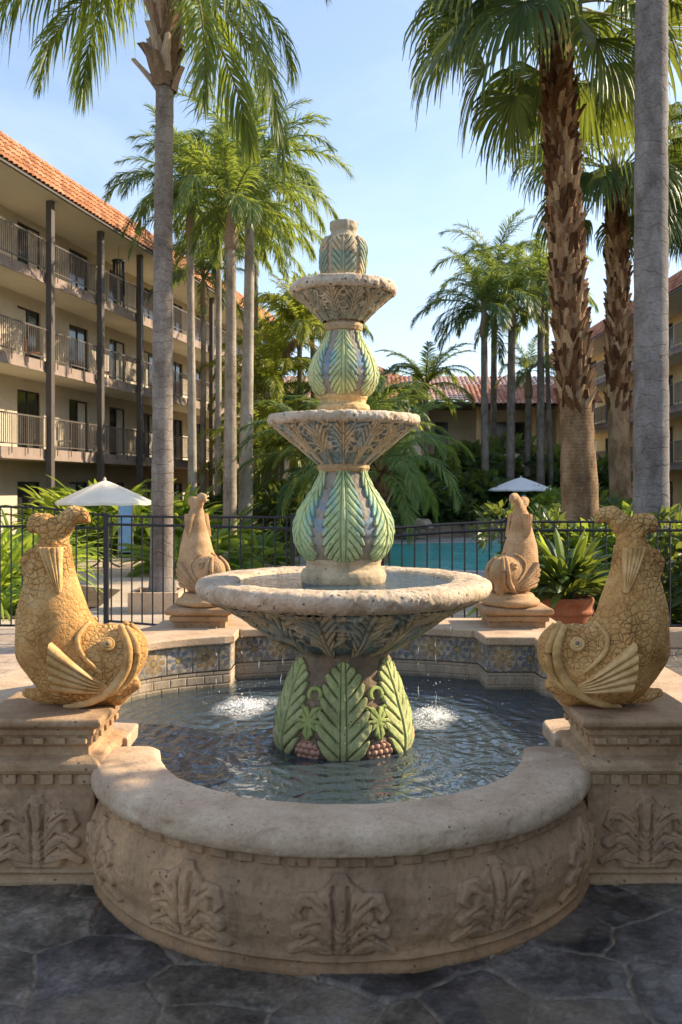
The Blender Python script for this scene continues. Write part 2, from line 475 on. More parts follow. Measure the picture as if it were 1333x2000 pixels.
# ================================================================== FOUNTAIN
def revolve(prof, nu, nv, relief=None, th0=-PI, th1=PI, base=(.5, .4, .3), scale=1.0):
    prof = np.asarray(prof, float)
    L = np.concatenate([[0], np.cumsum(np.linalg.norm(np.diff(prof, axis=0), axis=1))])
    L /= L[-1]
    v = np.linspace(0, 1, nv)
    r = np.interp(v, L, prof[:, 0]); z = np.interp(v, L, prof[:, 1])
    if nv > 12:      # soften the polyline a little
        for _ in range(max(1, nv // 60)):
            r[1:-1] = .25 * r[:-2] + .5 * r[1:-1] + .25 * r[2:]
            z[1:-1] = .25 * z[:-2] + .5 * z[1:-1] + .25 * z[2:]
    dr, dz = np.gradient(r), np.gradient(z)
    ln = np.hypot(dr, dz) + 1e-9
    nr, nz = dz / ln, -dr / ln
    full = abs(th1 - th0 - 2 * PI) < 1e-6
    th = np.linspace(th0, th1, nu, endpoint=not full)
    TH, V = np.meshgrid(th, v, indexing='ij')
    Rr = np.broadcast_to(r, TH.shape); Z = np.broadcast_to(z, TH.shape)
    C = np.ones(TH.shape + (3,)) * np.asarray(base)
    h = np.zeros(TH.shape)
    if relief is not None:
        h, C = relief(TH, V, Z, Rr, C)
    R2 = Rr + h * nr; Z2 = Z + h * nz
    P = np.stack([R2 * np.sin(TH), -R2 * np.cos(TH), Z2], -1)
    n = nu if full else nu - 1
    i = np.arange(n)[:, None]; j = np.arange(nv - 1)[None]
    a = i * nv + j; b = ((i + 1) % nu) * nv + j
    Fc = np.stack([a, b, b + 1, a + 1], -1).reshape(-1, 4)
    return P.reshape(-1, 3), Fc.tolist(), C.reshape(-1, 3)


def leaf(u, v, n, wfun, slant, lobe=.32, midw=.09, edge=.05):
    """acanthus leaf in sector coordinates: returns mask, height 0..1, vein 0..1"""
    au = np.abs(u)
    w = wfun(v)
    ph = n * (v - slant * au)
    t = ph - np.floor(ph)
    bump = np.sqrt(np.clip(1 - (2 * t - 1) ** 2, 0, 1))
    d = w * ((1 - lobe) + lobe * bump) - au
    m = sst(0, edge, d)
    gap = 1 - sst(.0, .17, np.minimum(t, 1 - t))
    vein = gap * sst(.12, .3, au / (w + 1e-6)) * m
    rib = sst(midw, midw * .6, au) * m
    ribline = (sst(midw * 1.7, midw * 1.25, au) - sst(midw * 1.15, midw * .8, au)) * m
    hgt = m * (.62 + .25 * bump * sst(.1, .5, au / (w + 1e-6)) - .5 * vein) + .28 * rib - .35 * np.clip(ribline, 0, 1)
    outline = sst(-.055, -.01, d) * (1 - sst(0.0, .045, d))
    return m, hgt, np.clip(vein + np.clip(ribline, 0, 1) * .8, 0, 1), outline


def mixc(C, c, m):
    return C * (1 - m[..., None]) + np.asarray(c) * m[..., None]


def worn(P, seed, amp, f):
    return amp * (vnoise(P * f, seed) + .5 * vnoise(P * f * 2.3, seed + 1) - .75)


def make_fountain():
    X, Y = 0.012, 5.1
    root = thing('fountain', 'three tiered stone fountain with green acanthus leaves and an urn on top', 'fountain', (X, Y, 0))
    NS = 6

    def sector(TH, n, off=0.0):
        q = (TH - off) / (2 * PI / n)
        return 2 * (q - np.round(q))              # -1..1 across a sector

    # ---- leafy pedestal
    prof = [(.34, .02), (.352, .05), (.365, .085), (.374, .13), (.372, .17), (.352, .27), (.307, .42), (.262, .53), (.236, .60), (.228, .625)]

    def rel(TH, V, Z, R, C):
        C = np.ones_like(C) * (.25, .185, .125)
        u = sector(TH, NS)
        v = (Z - .085) / (.575 - .085)
        vc = np.clip(v, 0, 1)
        w = lambda q: np.where((q > 0) & (q < 1), (.90 - .22 * q - .24 * sst(.32, .08, q)) * np.clip((1 - q) / .16, 0, 1) ** .55 * (.75 + .25 * sst(0, .1, q)), -.2)
        m, h, vein, ol = leaf(u, vc, 7.0, w, .36, .44, .07)
        ok = (v > 0) & (v < 1)
        m, h, vein, ol = m * ok, h * ok, vein * ok, ol * ok
        H = h * .022
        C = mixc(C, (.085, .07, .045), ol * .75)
        P3 = np.stack([TH * 3, Z * 14, R], -1)
        gv = vnoise(P3 * 2.2, 4)[..., None]
        green = np.array((.37, .43, .165)) * (1 - gv) + np.array((.54, .56, .27)) * gv
        C = C * (1 - m[..., None]) + green * m[..., None]
        C = mixc(C, (.07, .085, .03), vein * .8)
        # vine leaves, tendrils and grapes between the big leaves
        q = (TH - PI / NS) / (2 * PI / NS); du = (q - np.round(q)) * (2 * PI / NS) * R
        for zc, rad, kind in ((.275, .098, 'vine'), (.125, .044, 'grape'), (.415, .05, 'curl')):
            dz = Z - zc
            if kind == 'vine':
                a = np.arctan2(du, -dz); rr = np.hypot(du, dz)
                lim = rad * (.50 + .50 * np.abs(np.cos(2.5 * a)) ** 1.2 + .06 * np.cos(15 * a))
                mm = sst(0, .012, lim - rr) * (1 - m)
                ve = np.exp(-(np.sin(2.5 * (a)) * rr / .006) ** 2) * sst(.01, .03, rr)
                H = np.maximum(H, mm * (.021 - .006 * ve))
                C = mixc(C, (.07, .06, .04), sst(-.012, 0, lim - rr) * (1 - mm) * (1 - m) * .7)
                C = mixc(C, (.40, .47, .15), mm); C = mixc(C, (.10, .11, .03), mm * ve * .75)
            elif kind == 'grape':
                s_ = .034
                row = np.round(dz / (s_ * .86)); ox = (row % 2) * s_ / 2
                cx = np.round((du - ox) / s_) * s_ + ox
                dd = np.hypot(du - cx, dz - row * s_ * .86)
                ins = np.hypot(du / .072, dz / .055) < 1
                b = np.sqrt(np.clip(1 - (dd / (s_ * .54)) ** 2, 0, 1)) * ins * (1 - m)
                H = np.maximum(H, b * .018)
                C = mixc(C, (.62, .36, .25), (b > .12) * (1 - m)); C = mixc(C, (.30, .15, .10), ins * (b <= .12) * (1 - m))
            else:
                dd = np.abs(np.hypot(du - .012, dz + .01) - .034)
                mm = sst(.013, .008, dd) * (dz > -.03) * (1 - m)
                H = np.maximum(H, mm * .018); C = mixc(C, (.38, .46, .14), mm)
        H = H + worn(np.stack([np.sin(TH), np.cos(TH), Z * 3], -1), 3, .006, 9)
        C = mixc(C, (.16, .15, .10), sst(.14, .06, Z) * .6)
        return H, C
    b = MB(); V, Fc, C = revolve(prof, 640, 190, rel); b.add(V, Fc, C=C)
    ped = b.build('pedestal', MAT['glaze'], root, True)

    # ---- bowls
    def bowl(prof_under, prof_rim, n, leafc, groundc, accent, amp, nu, zr, seed, wavy, nl=5.0):
        z0, z1 = zr

        def relu(TH, V, Z, R, C):
            C = np.ones_like(C) * groundc
            v = np.clip((Z - z0) / (z1 - z0), 0, 1)
            ac = vnoise(np.stack([np.sin(TH) * 5, np.cos(TH) * 5, Z * 9], -1), seed + 9)
            C = mixc(C, accent, sst(.45, .65, ac))
            u = sector(TH, n, PI / n if seed % 2 else 0)
            w = lambda q: (.30 + .60 * q ** .8) * np.clip((1.02 - q) / .14, 0, 1) ** .5
            m, h, vein, ol = leaf(u, v, nl, w, .55, .42, .085)
            P3 = np.stack([np.sin(TH) * R, np.cos(TH) * R, Z], -1)
            wq = vnoise(P3 * (9 / zr[1] ** .5), seed + 12) * 1.6
            rg = 1 - np.abs(2 * vnoise(P3 * (26 if z1 < 1 else 40) + wq[..., None], seed + 2) - 1)
            m2 = sst(.72, .86, rg) * (1 - m) * sst(.12, .3, v); h2 = m2 * .9
            vein2 = sst(.5, .62, rg) * sst(.74, .66, rg); ol2 = 0 * m
            vein = np.clip(vein + .8 * sst(.30, .20, rg) * m * sst(.3, .6, v), 0, 1)
            C = mixc(C, (.06, .058, .045), np.clip(ol + ol2, 0, 1) * .75)
            lc = np.asarray(leafc) * (.8 + .4 * vnoise(np.stack([TH * 4, Z * 20, R * 5], -1), seed)[..., None])
            mm = np.clip(m + m2, 0, 1)[..., None]
            C = C * (1 - mm) + lc * mm
            C = mixc(C, accent, .55 * sst(.5, .68, vnoise(np.stack([np.sin(TH) * 7, np.cos(TH) * 7, Z * 12], -1), seed + 31)))
            C = mixc(C, (.085, .072, .05), np.clip(vein + vein2 * (1 - m), 0, 1) * .75)
            Hh = amp * np.maximum(h, h2 * .8) + worn(np.stack([np.sin(TH), np.cos(TH), Z * 2], -1), seed, amp * .35, 11)
            return Hh, C
        b = MB(); V, Fc, C = revolve(prof_under, nu, 110, relu); b.add(V, Fc, C=C)
        sh = b.build('bowl', MAT['glaze'], root, True)

        def relr(TH, V, Z, R, C):
            P = np.stack([np.sin(TH) * R, np.cos(TH) * R, Z], -1)
            h = worn(P, seed + 3, wavy, 62) + worn(P, seed + 5, wavy * .5, 20) + wavy * .25 * np.sin(TH * n + .4) * sst(.0, .2, V) * sst(.62, .45, V)
            chip = vnoise(P * 30, seed + 7)
            h = h - wavy * 1.1 * sst(.66, .76, chip)
            return h, C
        b = MB(); V, Fc, C = revolve(prof_rim, nu, 84, relr); b.add(V, Fc)
        b.build('bowl_rim', MAT['bowlrim'], sh, True)
        return sh

    b1 = bowl([(.20, .600), (.237, .612), (.30, .637), (.41, .702), (.50, .765), (.567, .815), (.63, .852), (.70, .886), (.735, .900)],
              [(.715, .888), (.745, .886), (.785, .905), (.806, .93), (.812, .955), (.806, .98), (.786, .995), (.72, 1.0), (.64, .998), (.605, .992), (.585, .975), (.56, .93), (.4, .90), (.02, .90)],
              14, (.60, .48, .32), (.18, .22, .22), (.27, .36, .38), .024, 720, (.62, .89), 21, .0045, 6.5)
    w = MB(); th = np.linspace(0, 2 * PI, 96, endpoint=False)
    w.add(np.stack([.594 * np.sin(th), -.594 * np.cos(th), np.full(96, .974)], 1), [tuple(range(96))])
    w.build('bowl_water', MAT['bowlwater'], b1)
    b2 = bowl([(.135, 1.625), (.148, 1.637), (.20, 1.68), (.262, 1.733), (.32, 1.78), (.368, 1.822), (.395, 1.842)],
              [(.378, 1.835), (.402, 1.830), (.418, 1.845), (.422, 1.865), (.415, 1.885), (.395, 1.893), (.36, 1.888), (.33, 1.87), (.2, 1.85), (.02, 1.85)],
              14, (.62, .50, .34), (.26, .31, .31), (.25, .37, .44), .014, 640, (1.645, 1.83), 32, .006, 6.0)
    b3 = bowl([(.112, 2.41), (.122, 2.422), (.155, 2.455), (.198, 2.50), (.24, 2.535), (.272, 2.562)],
              [(.258, 2.558), (.28, 2.552), (.293, 2.568), (.296, 2.588), (.288, 2.61), (.27, 2.62), (.23, 2.612), (.18, 2.60), (.02, 2.60)],
              12, (.56, .46, .32), (.40, .36, .26), (.36, .37, .30), .011, 520, (2.43, 2.555), 43, .006, 5.5)

    # ---- green vases
    def vase(prof, zr, nleaf, green0, green1, seed, nu, name='vase'):
        z0, z1 = zr

        def relv(TH, V, Z, R, C):
            C = np.ones_like(C) * (.33, .29, .23)
            v = (Z - z0) / (z1 - z0); ok = (v > 0.0) & (v < 1.0); v = np.clip(v, 0, 1)
            u = sector(TH, nleaf)
            w = lambda q: (.86 - .14 * q) * (.6 + .4 * sst(0, .06, q)) * (1 - .25 * sst(.75, 1.0, q))
            m, h, vein, ol = leaf(u, v, 10.0, w, -.34, .40, .085)
            m, h, vein, ol = m * ok, h * ok, vein * ok, ol * ok
            blue = np.exp(-((v - .45) / .2) ** 2) * (1 - m)
            C = mixc(C, (.19, .29, .38), np.clip(blue * .9, 0, 1) * sst(.3, .55, vnoise(np.stack([TH * 6, Z * 30, R], -1), seed + 2)))
            C = mixc(C, (.07, .07, .05), ol * .75)
            g = vnoise(np.stack([TH * 3, Z * 9, R], -1), seed)[..., None]
            gc = np.asarray(green0) * (1 - g) + np.asarray(green1) * g
            C = C * (1 - m[..., None]) + gc * m[..., None]
            C = mixc(C, (.20, .42, .42), m * sst(.25, .6, np.abs(u)) * sst(.38, .58, vnoise(np.stack([TH * 5, Z * 16, R], -1), seed + 5)) * np.exp(-((v - .55) / .3) ** 2) * .8)
            C = mixc(C, (.10, .12, .06), vein * .72)
            C = mixc(C, (.50, .36, .18), np.where(~ok, .9, 0.))
            r0 = R.max()
            return h * .016 * r0 / .274 + worn(np.stack([np.sin(TH), np.cos(TH), Z * 4], -1), seed, .004, 9), C
        b = MB(); V, Fc, C = revolve(prof, nu, 180, relv); b.add(V, Fc, C=C)
        return b.build(name, MAT['glaze'], root, True)

    vase([(.19, 1.09), (.205, 1.105), (.235, 1.14), (.262, 1.19), (.272, 1.25), (.266, 1.31), (.246, 1.36), (.20, 1.435), (.165, 1.485), (.138, 1.535), (.124, 1.58), (.122, 1.60)],
         (1.108, 1.592), 6, (.37, .50, .24), (.52, .60, .32), 5, 560)
    vase([(.12, 1.985), (.132, 2.0), (.16, 2.03), (.186, 2.075), (.191, 2.11), (.185, 2.15), (.166, 2.205), (.135, 2.255), (.110, 2.295), (.094, 2.335), (.088, 2.36), (.088, 2.37)],
         (2.005, 2.352), 6, (.46, .54, .24), (.62, .63, .34), 15, 460)

    def collar(prof, c, seed):
        def relc(TH, V, Z, R, C):
            P = np.stack([np.sin(TH) * R, np.cos(TH) * R, Z], -1)
            return worn(P, seed, .006, 30), np.ones_like(C) * c * (.8 + .4 * vnoise(P * 14, seed))[..., None]
        b = MB(); V, Fc, C = revolve(prof, 160, 60, relc); b.add(V, Fc, C=C)
        b.build('collar', MAT['glaze'], root, True)
    collar([(.21, .90), (.222, .95), (.232, .985), (.236, 1.015), (.228, 1.04), (.208, 1.052), (.204, 1.075), (.21, 1.09), (.206, 1.108), (.17, 1.115)], np.array((.50, .39, .25)), 3)
    collar([(.11, 1.575), (.134, 1.582), (.146, 1.60), (.140, 1.622), (.126, 1.63), (.126, 1.64)], np.array((.46, .32, .17)), 8)
    collar([(.13, 1.85), (.138, 1.90), (.148, 1.925), (.142, 1.945), (.122, 1.955), (.125, 1.975), (.135, 1.985), (.132, 2.004), (.10, 2.01)], np.array((.60, .42, .20)), 13)
    collar([(.085, 2.352), (.10, 2.36), (.108, 2.38), (.10, 2.40), (.092, 2.405), (.10, 2.42)], np.array((.50, .35, .20)), 18)

    # ---- urn on the top
    def relt(TH, V, Z, R, C):
        C = np.ones_like(C) * (.42, .35, .24)
        v = (Z - 2.64) / (2.865 - 2.64); ok = (v > 0) & (v < 1); v = np.clip(v, 0, 1)
        m, h, vein, ol = leaf(sector(TH, 5), v, 6.0, lambda q: .92 - .1 * q, .45, .3, .08)
        m, h, vein, ol = m * ok, h * ok, vein * ok, ol * ok
        P = np.stack([np.sin(TH) * R, np.cos(TH) * R, Z], -1)
        a = vnoise(P * 16, 2)
        C = mixc(C, (.27, .33, .24), m * sst(.35, .6, a)); C = mixc(C, (.52, .41, .25), m * sst(.6, .4, a))
        C = mixc(C, (.10, .09, .06), np.clip(vein + ol, 0, 1) * .7)
        C = mixc(C, (.55, .40, .20), sst(.2, .05, v) * .7)
        return h * .013 + worn(P, 4, .010, 24), C
    b = MB()
    V, Fc, C = revolve([(.10, 2.60), (.112, 2.63), (.118, 2.68), (.124, 2.74), (.125, 2.80), (.117, 2.835), (.098, 2.86), (.076, 2.882), (.071, 2.90), (.074, 2.915), (.078, 2.925), (.079, 2.955), (.070, 2.963), (.062, 2.95), (.055, 2.9), (.0, 2.88)], 300, 150, relt)
    b.add(V, Fc, C=C)
    b.build('urn', MAT['glaze'], root, True)
    return root


# ================================================================== BASIN
def motif_h(U, V, hw=.145, hh=.215):
    """carved palmette: U -1..1, V 0..1 -> height 0..1"""
    x, y = np.abs(U) * hw, V * hh
    S = [[(.10, .42, .15), (.32, .60, .16), (.55, .74, .15), (.78, .74, .13), (.90, .60, .09), (.80, .52, .05)],
         [(.15, .26, .14), (.42, .36, .14), (.66, .41, .13), (.86, .34, .16)],
         [(.10, .08, .13), (.40, .12, .14), (.70, .17, .13), (1.0, .07, .10)],
         [(0, .62, .26), (0, .84, .20), (0, .97, .13)]]
    core = [(0, .04, .55), (0, .26, .78), (0, .50, .72), (0, .70, .46), (0, .86, .27), (0, .95, .18)]
    veins = [[(.07, .40), (.30, .70)], [(.08, .22), (.42, .46)], [(.08, .06), (.46, .25)], [(.10, .50), (.20, .80)], [(.42, .46), (.70, .42)], [(.46, .25), (.74, .18)], [(.30, .62), (.62, .76)]]
    Hh = np.zeros_like(x)
    for st in S:
        for (a0, b0, r0), (a1, b1, r1) in zip(st[:-1], st[1:]):
            ax, ay, bx, by = a0 * hw, b0 * hh, a1 * hw, b1 * hh
            dx, dy = bx - ax, by - ay
            t = np.clip(((x - ax) * dx + (y - ay) * dy) / (dx * dx + dy * dy), 0, 1)
            d = np.hypot(x - ax - t * dx, y - ay - t * dy)
            r = (r0 + (r1 - r0) * t) * hw
            Hh = np.maximum(Hh, np.clip(1.15 * np.sqrt(np.clip(1 - (d / r) ** 2, 0, 1)), 0, 1))
    def seg_d(a0, b0, a1, b1):
        ax, ay, bx, by = a0 * hw, b0 * hh, a1 * hw, b1 * hh
        dx, dy = bx - ax, by - ay
        t = np.clip(((x - ax) * dx + (y - ay) * dy) / (dx * dx + dy * dy), 0, 1)
        return np.hypot(x - ax - t * dx, y - ay - t * dy), t
    pl = np.zeros_like(x)
    for (a0, b0, r0), (a1, b1, r1) in zip(core[:-1], core[1:]):
        d, t = seg_d(a0, b0, a1, b1); r = (r0 + (r1 - r0) * t) * hw
        pl = np.maximum(pl, sst(0, .22, 1 - d / r))
    Hh = np.maximum(Hh * .92, pl * .72)
    for (a, b) in veins:
        d, t = seg_d(*a, *b)
        Hh = Hh - .40 * np.exp(-(d / (.0052 * (1.15 - .6 * t))) ** 2) * (Hh > .05)
    Hh = Hh + .22 * sst(.017, .009, x) * (V < .90) * (pl > .1)
    Hh = Hh - .45 * np.exp(-((x - .021) / .0055) ** 2) * (V < .90) * (V > .0) * (pl > .1)
    Hh = np.clip(Hh, 0, 1.3) ** .75
    return Hh


STONE_C = np.array((.415, .262, .150))


def stone_col(P, seed=0, dark=None):
    a = vnoise(P * 3.2, seed); b = vnoise(P * 11, seed + 1)
    c = STONE_C * (.78 + .30 * a + .14 * b)[..., None]
    c = c * np.where((a > .5)[..., None], (1.03, 1.0, .95), (.98, .99, 1.02))
    return c


def make_basin():
    root = thing('fountain_basin', 'quatrefoil cast stone basin with carved palmettes, a rounded rim and tiled inner wall', 'basin', (0, 3.77, 0))
    O = np.array((0, 3.77, 0))
    # ---- bulging front wall
    prof = [(.955, 0), (.982, .004), (.986, .030), (.974, .040), (.974, .052), (.982, .060), (.966, .074), (.968, .092), (.982, .13), (.993, .19), (.990, .25), (.968, .305), (.950, .332), (.948, .350), (.948, .372)]

    def rel(TH, V, Z, R, C):
        P = np.stack([np.sin(TH) * R, -np.cos(TH) * R, Z], -1)
        q = TH / (PI / 6); u = (q - np.round(q)) * (PI / 6) * R / .152
        # every palmette a little different
        lean = .05 * np.sin(np.round(q) * 2.3 + .5)
        v = (Z - .072 - .006 * np.sin(np.round(q) * 1.7)) / .240
        h = np.where((v > 0) & (v < 1.02) & (np.abs(u) < 1.25), motif_h(u + lean * (v - .3), np.clip(v, 0, 1.02)), 0) * sst(-.02, .06, v)
        wear = .6 + .5 * vnoise(P * 6, 5)
        d = TH / (PI / 34); sq = sst(.10, .16, np.abs(d - np.round(d)))
        dent = sq * sst(.333, .338, Z) * sst(.366, .362, Z)
        hh = h * .021 * wear + dent * .012 + worn(P, 7, .007, 9) + worn(P, 17, .003, 40)
        Cc = stone_col(P, 3)
        low_tone = np.clip(h * 4, 0, 1) * np.clip(1 - h * 1.6, 0, 1)  # darker tone on the low parts of the relief
        Cc = mixc(Cc, STONE_C * .40, low_tone * .75)
        stain = sst(.55, .75, vnoise(np.stack([TH * 4, Z * 2, R], -1), 23))
        Cc = mixc(Cc, STONE_C * (.62, .60, .58), stain * .45)
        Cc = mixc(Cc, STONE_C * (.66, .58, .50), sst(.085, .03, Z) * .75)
        return hh, Cc
    a = math.radians(86)
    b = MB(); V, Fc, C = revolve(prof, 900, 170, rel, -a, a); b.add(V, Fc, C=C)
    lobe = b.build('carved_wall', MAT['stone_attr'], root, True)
    b = MB(); V, Fc, C = revolve([(.745, .40), (.745, .0)], 90, 8, None, -a, a); b.add(V, Fc)
    b.build('inner_wall', MAT['stone'], lobe, True)
    # ---- rounded front rim, closed section with end caps
    sec = [(.935, .366), (.962, .364), (.984, .374), (.993, .395), (.992, .420), (.983, .442), (.965, .456), (.935, .462), (.85, .464), (.77, .462), (.742, .457), (.727, .443), (.722, .42), (.724, .395), (.735, .375), (.76, .368)]
    sec = np.array(sec)
    # densify
    sec2 = []
    for i in range(len(sec)):
        p, q = sec[i], sec[(i + 1) % len(sec)]
        for t in np.linspace(0, 1, 4, endpoint=False):
            sec2.append(p + (q - p) * t)
    sec2 = np.array(sec2); m = len(sec2)
    for _ in range(2):
        sec2 = .25 * np.roll(sec2, 1, 0) + .5 * sec2 + .25 * np.roll(sec2, -1, 0)
    nth = 260
    th = np.linspace(-math.radians(85.5), math.radians(85.5), nth)
    V = []
    for k, t in enumerate(th):
        e = min(k, nth - 1 - k)
        f = 1 - .16 * max(0, 1 - e / 4.0) ** 2        # eased ends
        c = sec2.mean(0); s_ = c + (sec2 - c) * f
        V.append(np.stack([s_[:, 0] * np.sin(t), -s_[:, 0] * np.cos(t), s_[:, 1]], 1))
    V = np.array(V)
    Pn = V.reshape(-1, 3)
    ctr = np.stack([np.sin(th) * .86, -np.cos(th) * .86, np.full(nth, .415)], 1)
    nrm = V - ctr[:, None]; nrm /= np.linalg.norm(nrm, axis=2)[..., None]
    dis = worn(Pn, 31, .006, 7) + worn(Pn, 37, .0035, 34) - .006 * sst(.74, .82, vnoise(Pn * 24, 41))
    V = (V.reshape(-1, 3) + nrm.reshape(-1, 3) * dis[:, None])
    Fc = []
    for i in range(nth - 1):
        for j in range(m):
            k = (j + 1) % m
            Fc.append((i * m + j, (i + 1) * m + j, (i + 1) * m + k, i * m + k))
    Fc.append(tuple(range(m))); Fc.append(tuple((nth - 1) * m + j for j in reversed(range(m))))
    b = MB(); b.add(V, Fc); b.build('rim', MAT['coping'], root, True)

    # ---- front piers with their moulded caps
    def moulding(mb, x0, x1, y0, y1, lev, close=True):
        V, Fc = [], []
        for off, z in lev:
            V += [(x0 - off, y0 - off, z), (x1 + off, y0 - off, z), (x1 + off, y1 + off, z), (x0 - off, y1 + off, z)]
        for i in range(len(lev) - 1):
            for j in range(4):
                k = (j + 1) % 4
                Fc.append((i * 4 + j, i * 4 + k, i * 4 + 4 + k, i * 4 + 4 + j))
        if close:
            n = len(lev) - 1
            Fc.append((n * 4, n * 4 + 1, n * 4 + 2, n * 4 + 3))
        mb.add(np.array(V, float), Fc)

    def worn_bevel(o, w=.006, seg=2):
        md = o.modifiers.new('bevel', 'BEVEL'); md.width = w; md.segments = seg; md.limit_method = 'ANGLE'; md.angle_limit = .6
        return o
    for sx in (-1, 1):
        xa, xb = sorted((sx * .925, sx * 1.345)); ya, yb = 3.455, 3.875
        pr = MB()
        moulding(pr, xa - O[0], xb, ya - O[1], yb - O[1],
                 [(.022, 0), (.022, .028), (.008, .036), (.008, .050), (.016, .056), (.016, .064), (0, .078), (0, .425)])
        for k in range(6):          # dentils under the nosing
            cx = xa + .035 + k * (xb - xa - .07) / 5
            pr.box(cx - .024, cx + .024, ya - O[1] - .014, ya - O[1] + .01, .385, .424)
        worn_bevel(pr.build('pier', MAT['stone'], root), .005)
        p = root.children[-1]
        cp = MB()
        moulding(cp, xa, xb, ya - O[1], yb - O[1],
                 [(-.02, .420), (.016, .424), (.024, .44), (.022, .462), (.008, .474), (-.028, .486), (-.030, .518), (-.016, .526), (-.012, .560), (-.004, .566), (-.004, .588), (.012, .594), (.028, .606), (.030, .622), (.022, .632), (.0, .634)])
        ny = ya - O[1]
        for k in range(5):
            cx = xa + .05 + k * (xb - xa - .10) / 4
            cp.box(cx - .020, cx + .020, ny + .004 - .010, ny + .03, .533, .557)
        for k in range(5):
            cy = ny + .05 + k * (yb - ya - .10) / 4
            xs = xb - .012 if sx < 0 else xa + .012
            cp.box(xs - .010, xs + .010, cy - .020, cy + .020, .533, .557)
        cap = worn_bevel(cp.build('pier_cap', MAT['stone'], root), .006, 3)
        # carved panel on the front face
        nx, nz = 170, 150
        u = np.linspace(-1.28, 1.28, nx); v = np.linspace(-.08, 1.10, nz)
        U, Vv = np.meshgrid(u, v, indexing='ij')
        Z = .085 + Vv * .255; Xx = (xa + xb) / 2 + U * .160
        P = np.stack([Xx, np.zeros_like(Xx), Z], -1)
        h = np.where((Vv > -.02) & (Vv < 1.02) & (np.abs(U) < 1.2), motif_h(U - .04 * sx * (Vv - .3), np.clip(Vv, 0, 1.02), .155, .25), 0)
        edge = sst(1.28, 1.2, np.abs(U)) * sst(-.08, -.03, Vv) * sst(1.10, 1.05, Vv)
        yy = ya - O[1] - .0015 - edge * (.002 + h * .022 + np.clip(worn(P, 5, .005, 20), -.001, 1))
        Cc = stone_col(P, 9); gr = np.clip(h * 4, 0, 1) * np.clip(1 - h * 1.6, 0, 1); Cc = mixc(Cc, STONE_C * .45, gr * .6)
        i = np.arange(nx - 1)[:, None]; j = np.arange(nz - 1)[None]; q = i * nz + j
        Fq = np.stack([q, q + nz, q + nz + 1, q + 1], -1).reshape(-1, 4).tolist()
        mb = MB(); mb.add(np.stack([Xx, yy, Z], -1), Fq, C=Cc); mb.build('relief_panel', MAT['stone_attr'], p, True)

    # ---- the rest of the quatrefoil: inner path, coping and outer wall
    left = catmull([(-.92, 4.08), (-1.2, 4.2), (-1.45, 4.5), (-1.57, 4.95), (-1.58, 5.35), (-1.5, 5.75), (-1.336, 6.09), (-1.1, 6.30), (-.777, 6.45)], 8)
    back = catmull([(-.77, 6.70), (-.45, 6.80), (.11, 6.90), (.65, 6.80), (.99, 6.68)], 8)
    right = catmull([(1.345, 6.22), (1.5, 5.85), (1.59, 5.4), (1.585, 4.95), (1.46, 4.5), (1.2, 4.2), (.92, 4.08)], 8)
    inner = np.vstack([[(-.91, 3.80), (-.915, 4.06)], left, back, [(1.01, 6.37), (1.335, 6.37)], right, [(.915, 4.06), (.91, 3.80)]])
    outer = np.vstack([catmull([(-1.36, 3.86), (-1.62, 4.25), (-1.80, 4.7), (-1.83, 5.2), (-1.80, 5.6), (-1.68, 6.1), (-1.5, 6.55), (-1.37, 6.9)], 6), [(-1.37, 7.26), (1.64, 7.26)],
                       catmull([(1.64, 6.75), (1.66, 6.35), (1.80, 5.8), (1.84, 5.2), (1.80, 4.7), (1.62, 4.25), (1.36, 3.86)], 6)])

    def strip(path, z0, z1, flip, n=1):
        mb = MB(); path = np.asarray(path); zz = np.linspace(z0, z1, n + 1)
        V = np.concatenate([np.c_[path, np.full(len(path), z)] for z in zz]) - O; m = len(path)
        Fc = [(k * m + i, k * m + i + 1, (k + 1) * m + i + 1, (k + 1) * m + i) for k in range(n) for i in range(m - 1)]
        if flip: Fc = [f[::-1] for f in Fc]
        mb.add(V, Fc)
        return mb
    strip(outer, 0, .405, True).build('outer_wall', MAT['stone'], root)
    # plain block courses below, painted tile band above
    seg = np.r_[0, np.cumsum(np.linalg.norm(np.diff(inner, axis=0), axis=1))]
    n = int(seg[-1] / .0085)
    s = np.linspace(0, seg[-1], n)
    ix, iy = np.interp(s, seg, inner[:, 0]), np.interp(s, seg, inner[:, 1])
    for nm, za, zb, nz in (('tile_band', .215, .405, 26), ('block_course', .0, .212, 26)):
        z = np.linspace(za, zb, nz)
        S, Z = np.meshgrid(s, z, indexing='ij')
        C = np.ones(S.shape + (3,)) * (.54, .46, .34)
        tx, ty = np.gradient(ix), np.gradient(iy); ln = np.hypot(tx, ty) + 1e-9
        nxn, nyn = ty / ln, -tx / ln                       # towards the pool
        hh = np.zeros_like(S)
        if nm == 'tile_band':
            T = .19
            a_ = (S / T) - np.floor(S / T); aa = 2 * a_ - 1; bb = 2 * (Z - .215) / .19 - 1
            r = np.hypot(aa, bb); an = np.arctan2(bb, aa)
            pet = np.abs(np.cos(4 * an)); lim = .86 * (.45 + .55 * pet)
            C = mixc(C, (.17, .19, .26), ((r > .98) & (r < 1.16)) * .8)
            C = mixc(C, (.36, .28, .18), (r > 1.2) * 1.0)
            C = mixc(C, (.50, .30, .11), (r < lim) * (np.cos(8 * an) > -.2) * (np.floor(S / T) % 2 == 0))
            C = mixc(C, (.18, .21, .29), (r < lim) * (np.cos(8 * an) > -.2) * (np.floor(S / T) % 2 == 1))
            C = mixc(C, (.14, .13, .12), (np.abs(r - lim) < .07) * .8)
            C = mixc(C, (.44, .32, .12), r < .22); C = mixc(C, (.2, .15, .1), np.abs(r - .24) < .05)
            gr = (np.abs(aa) > .965) | (np.abs(bb) > .95)
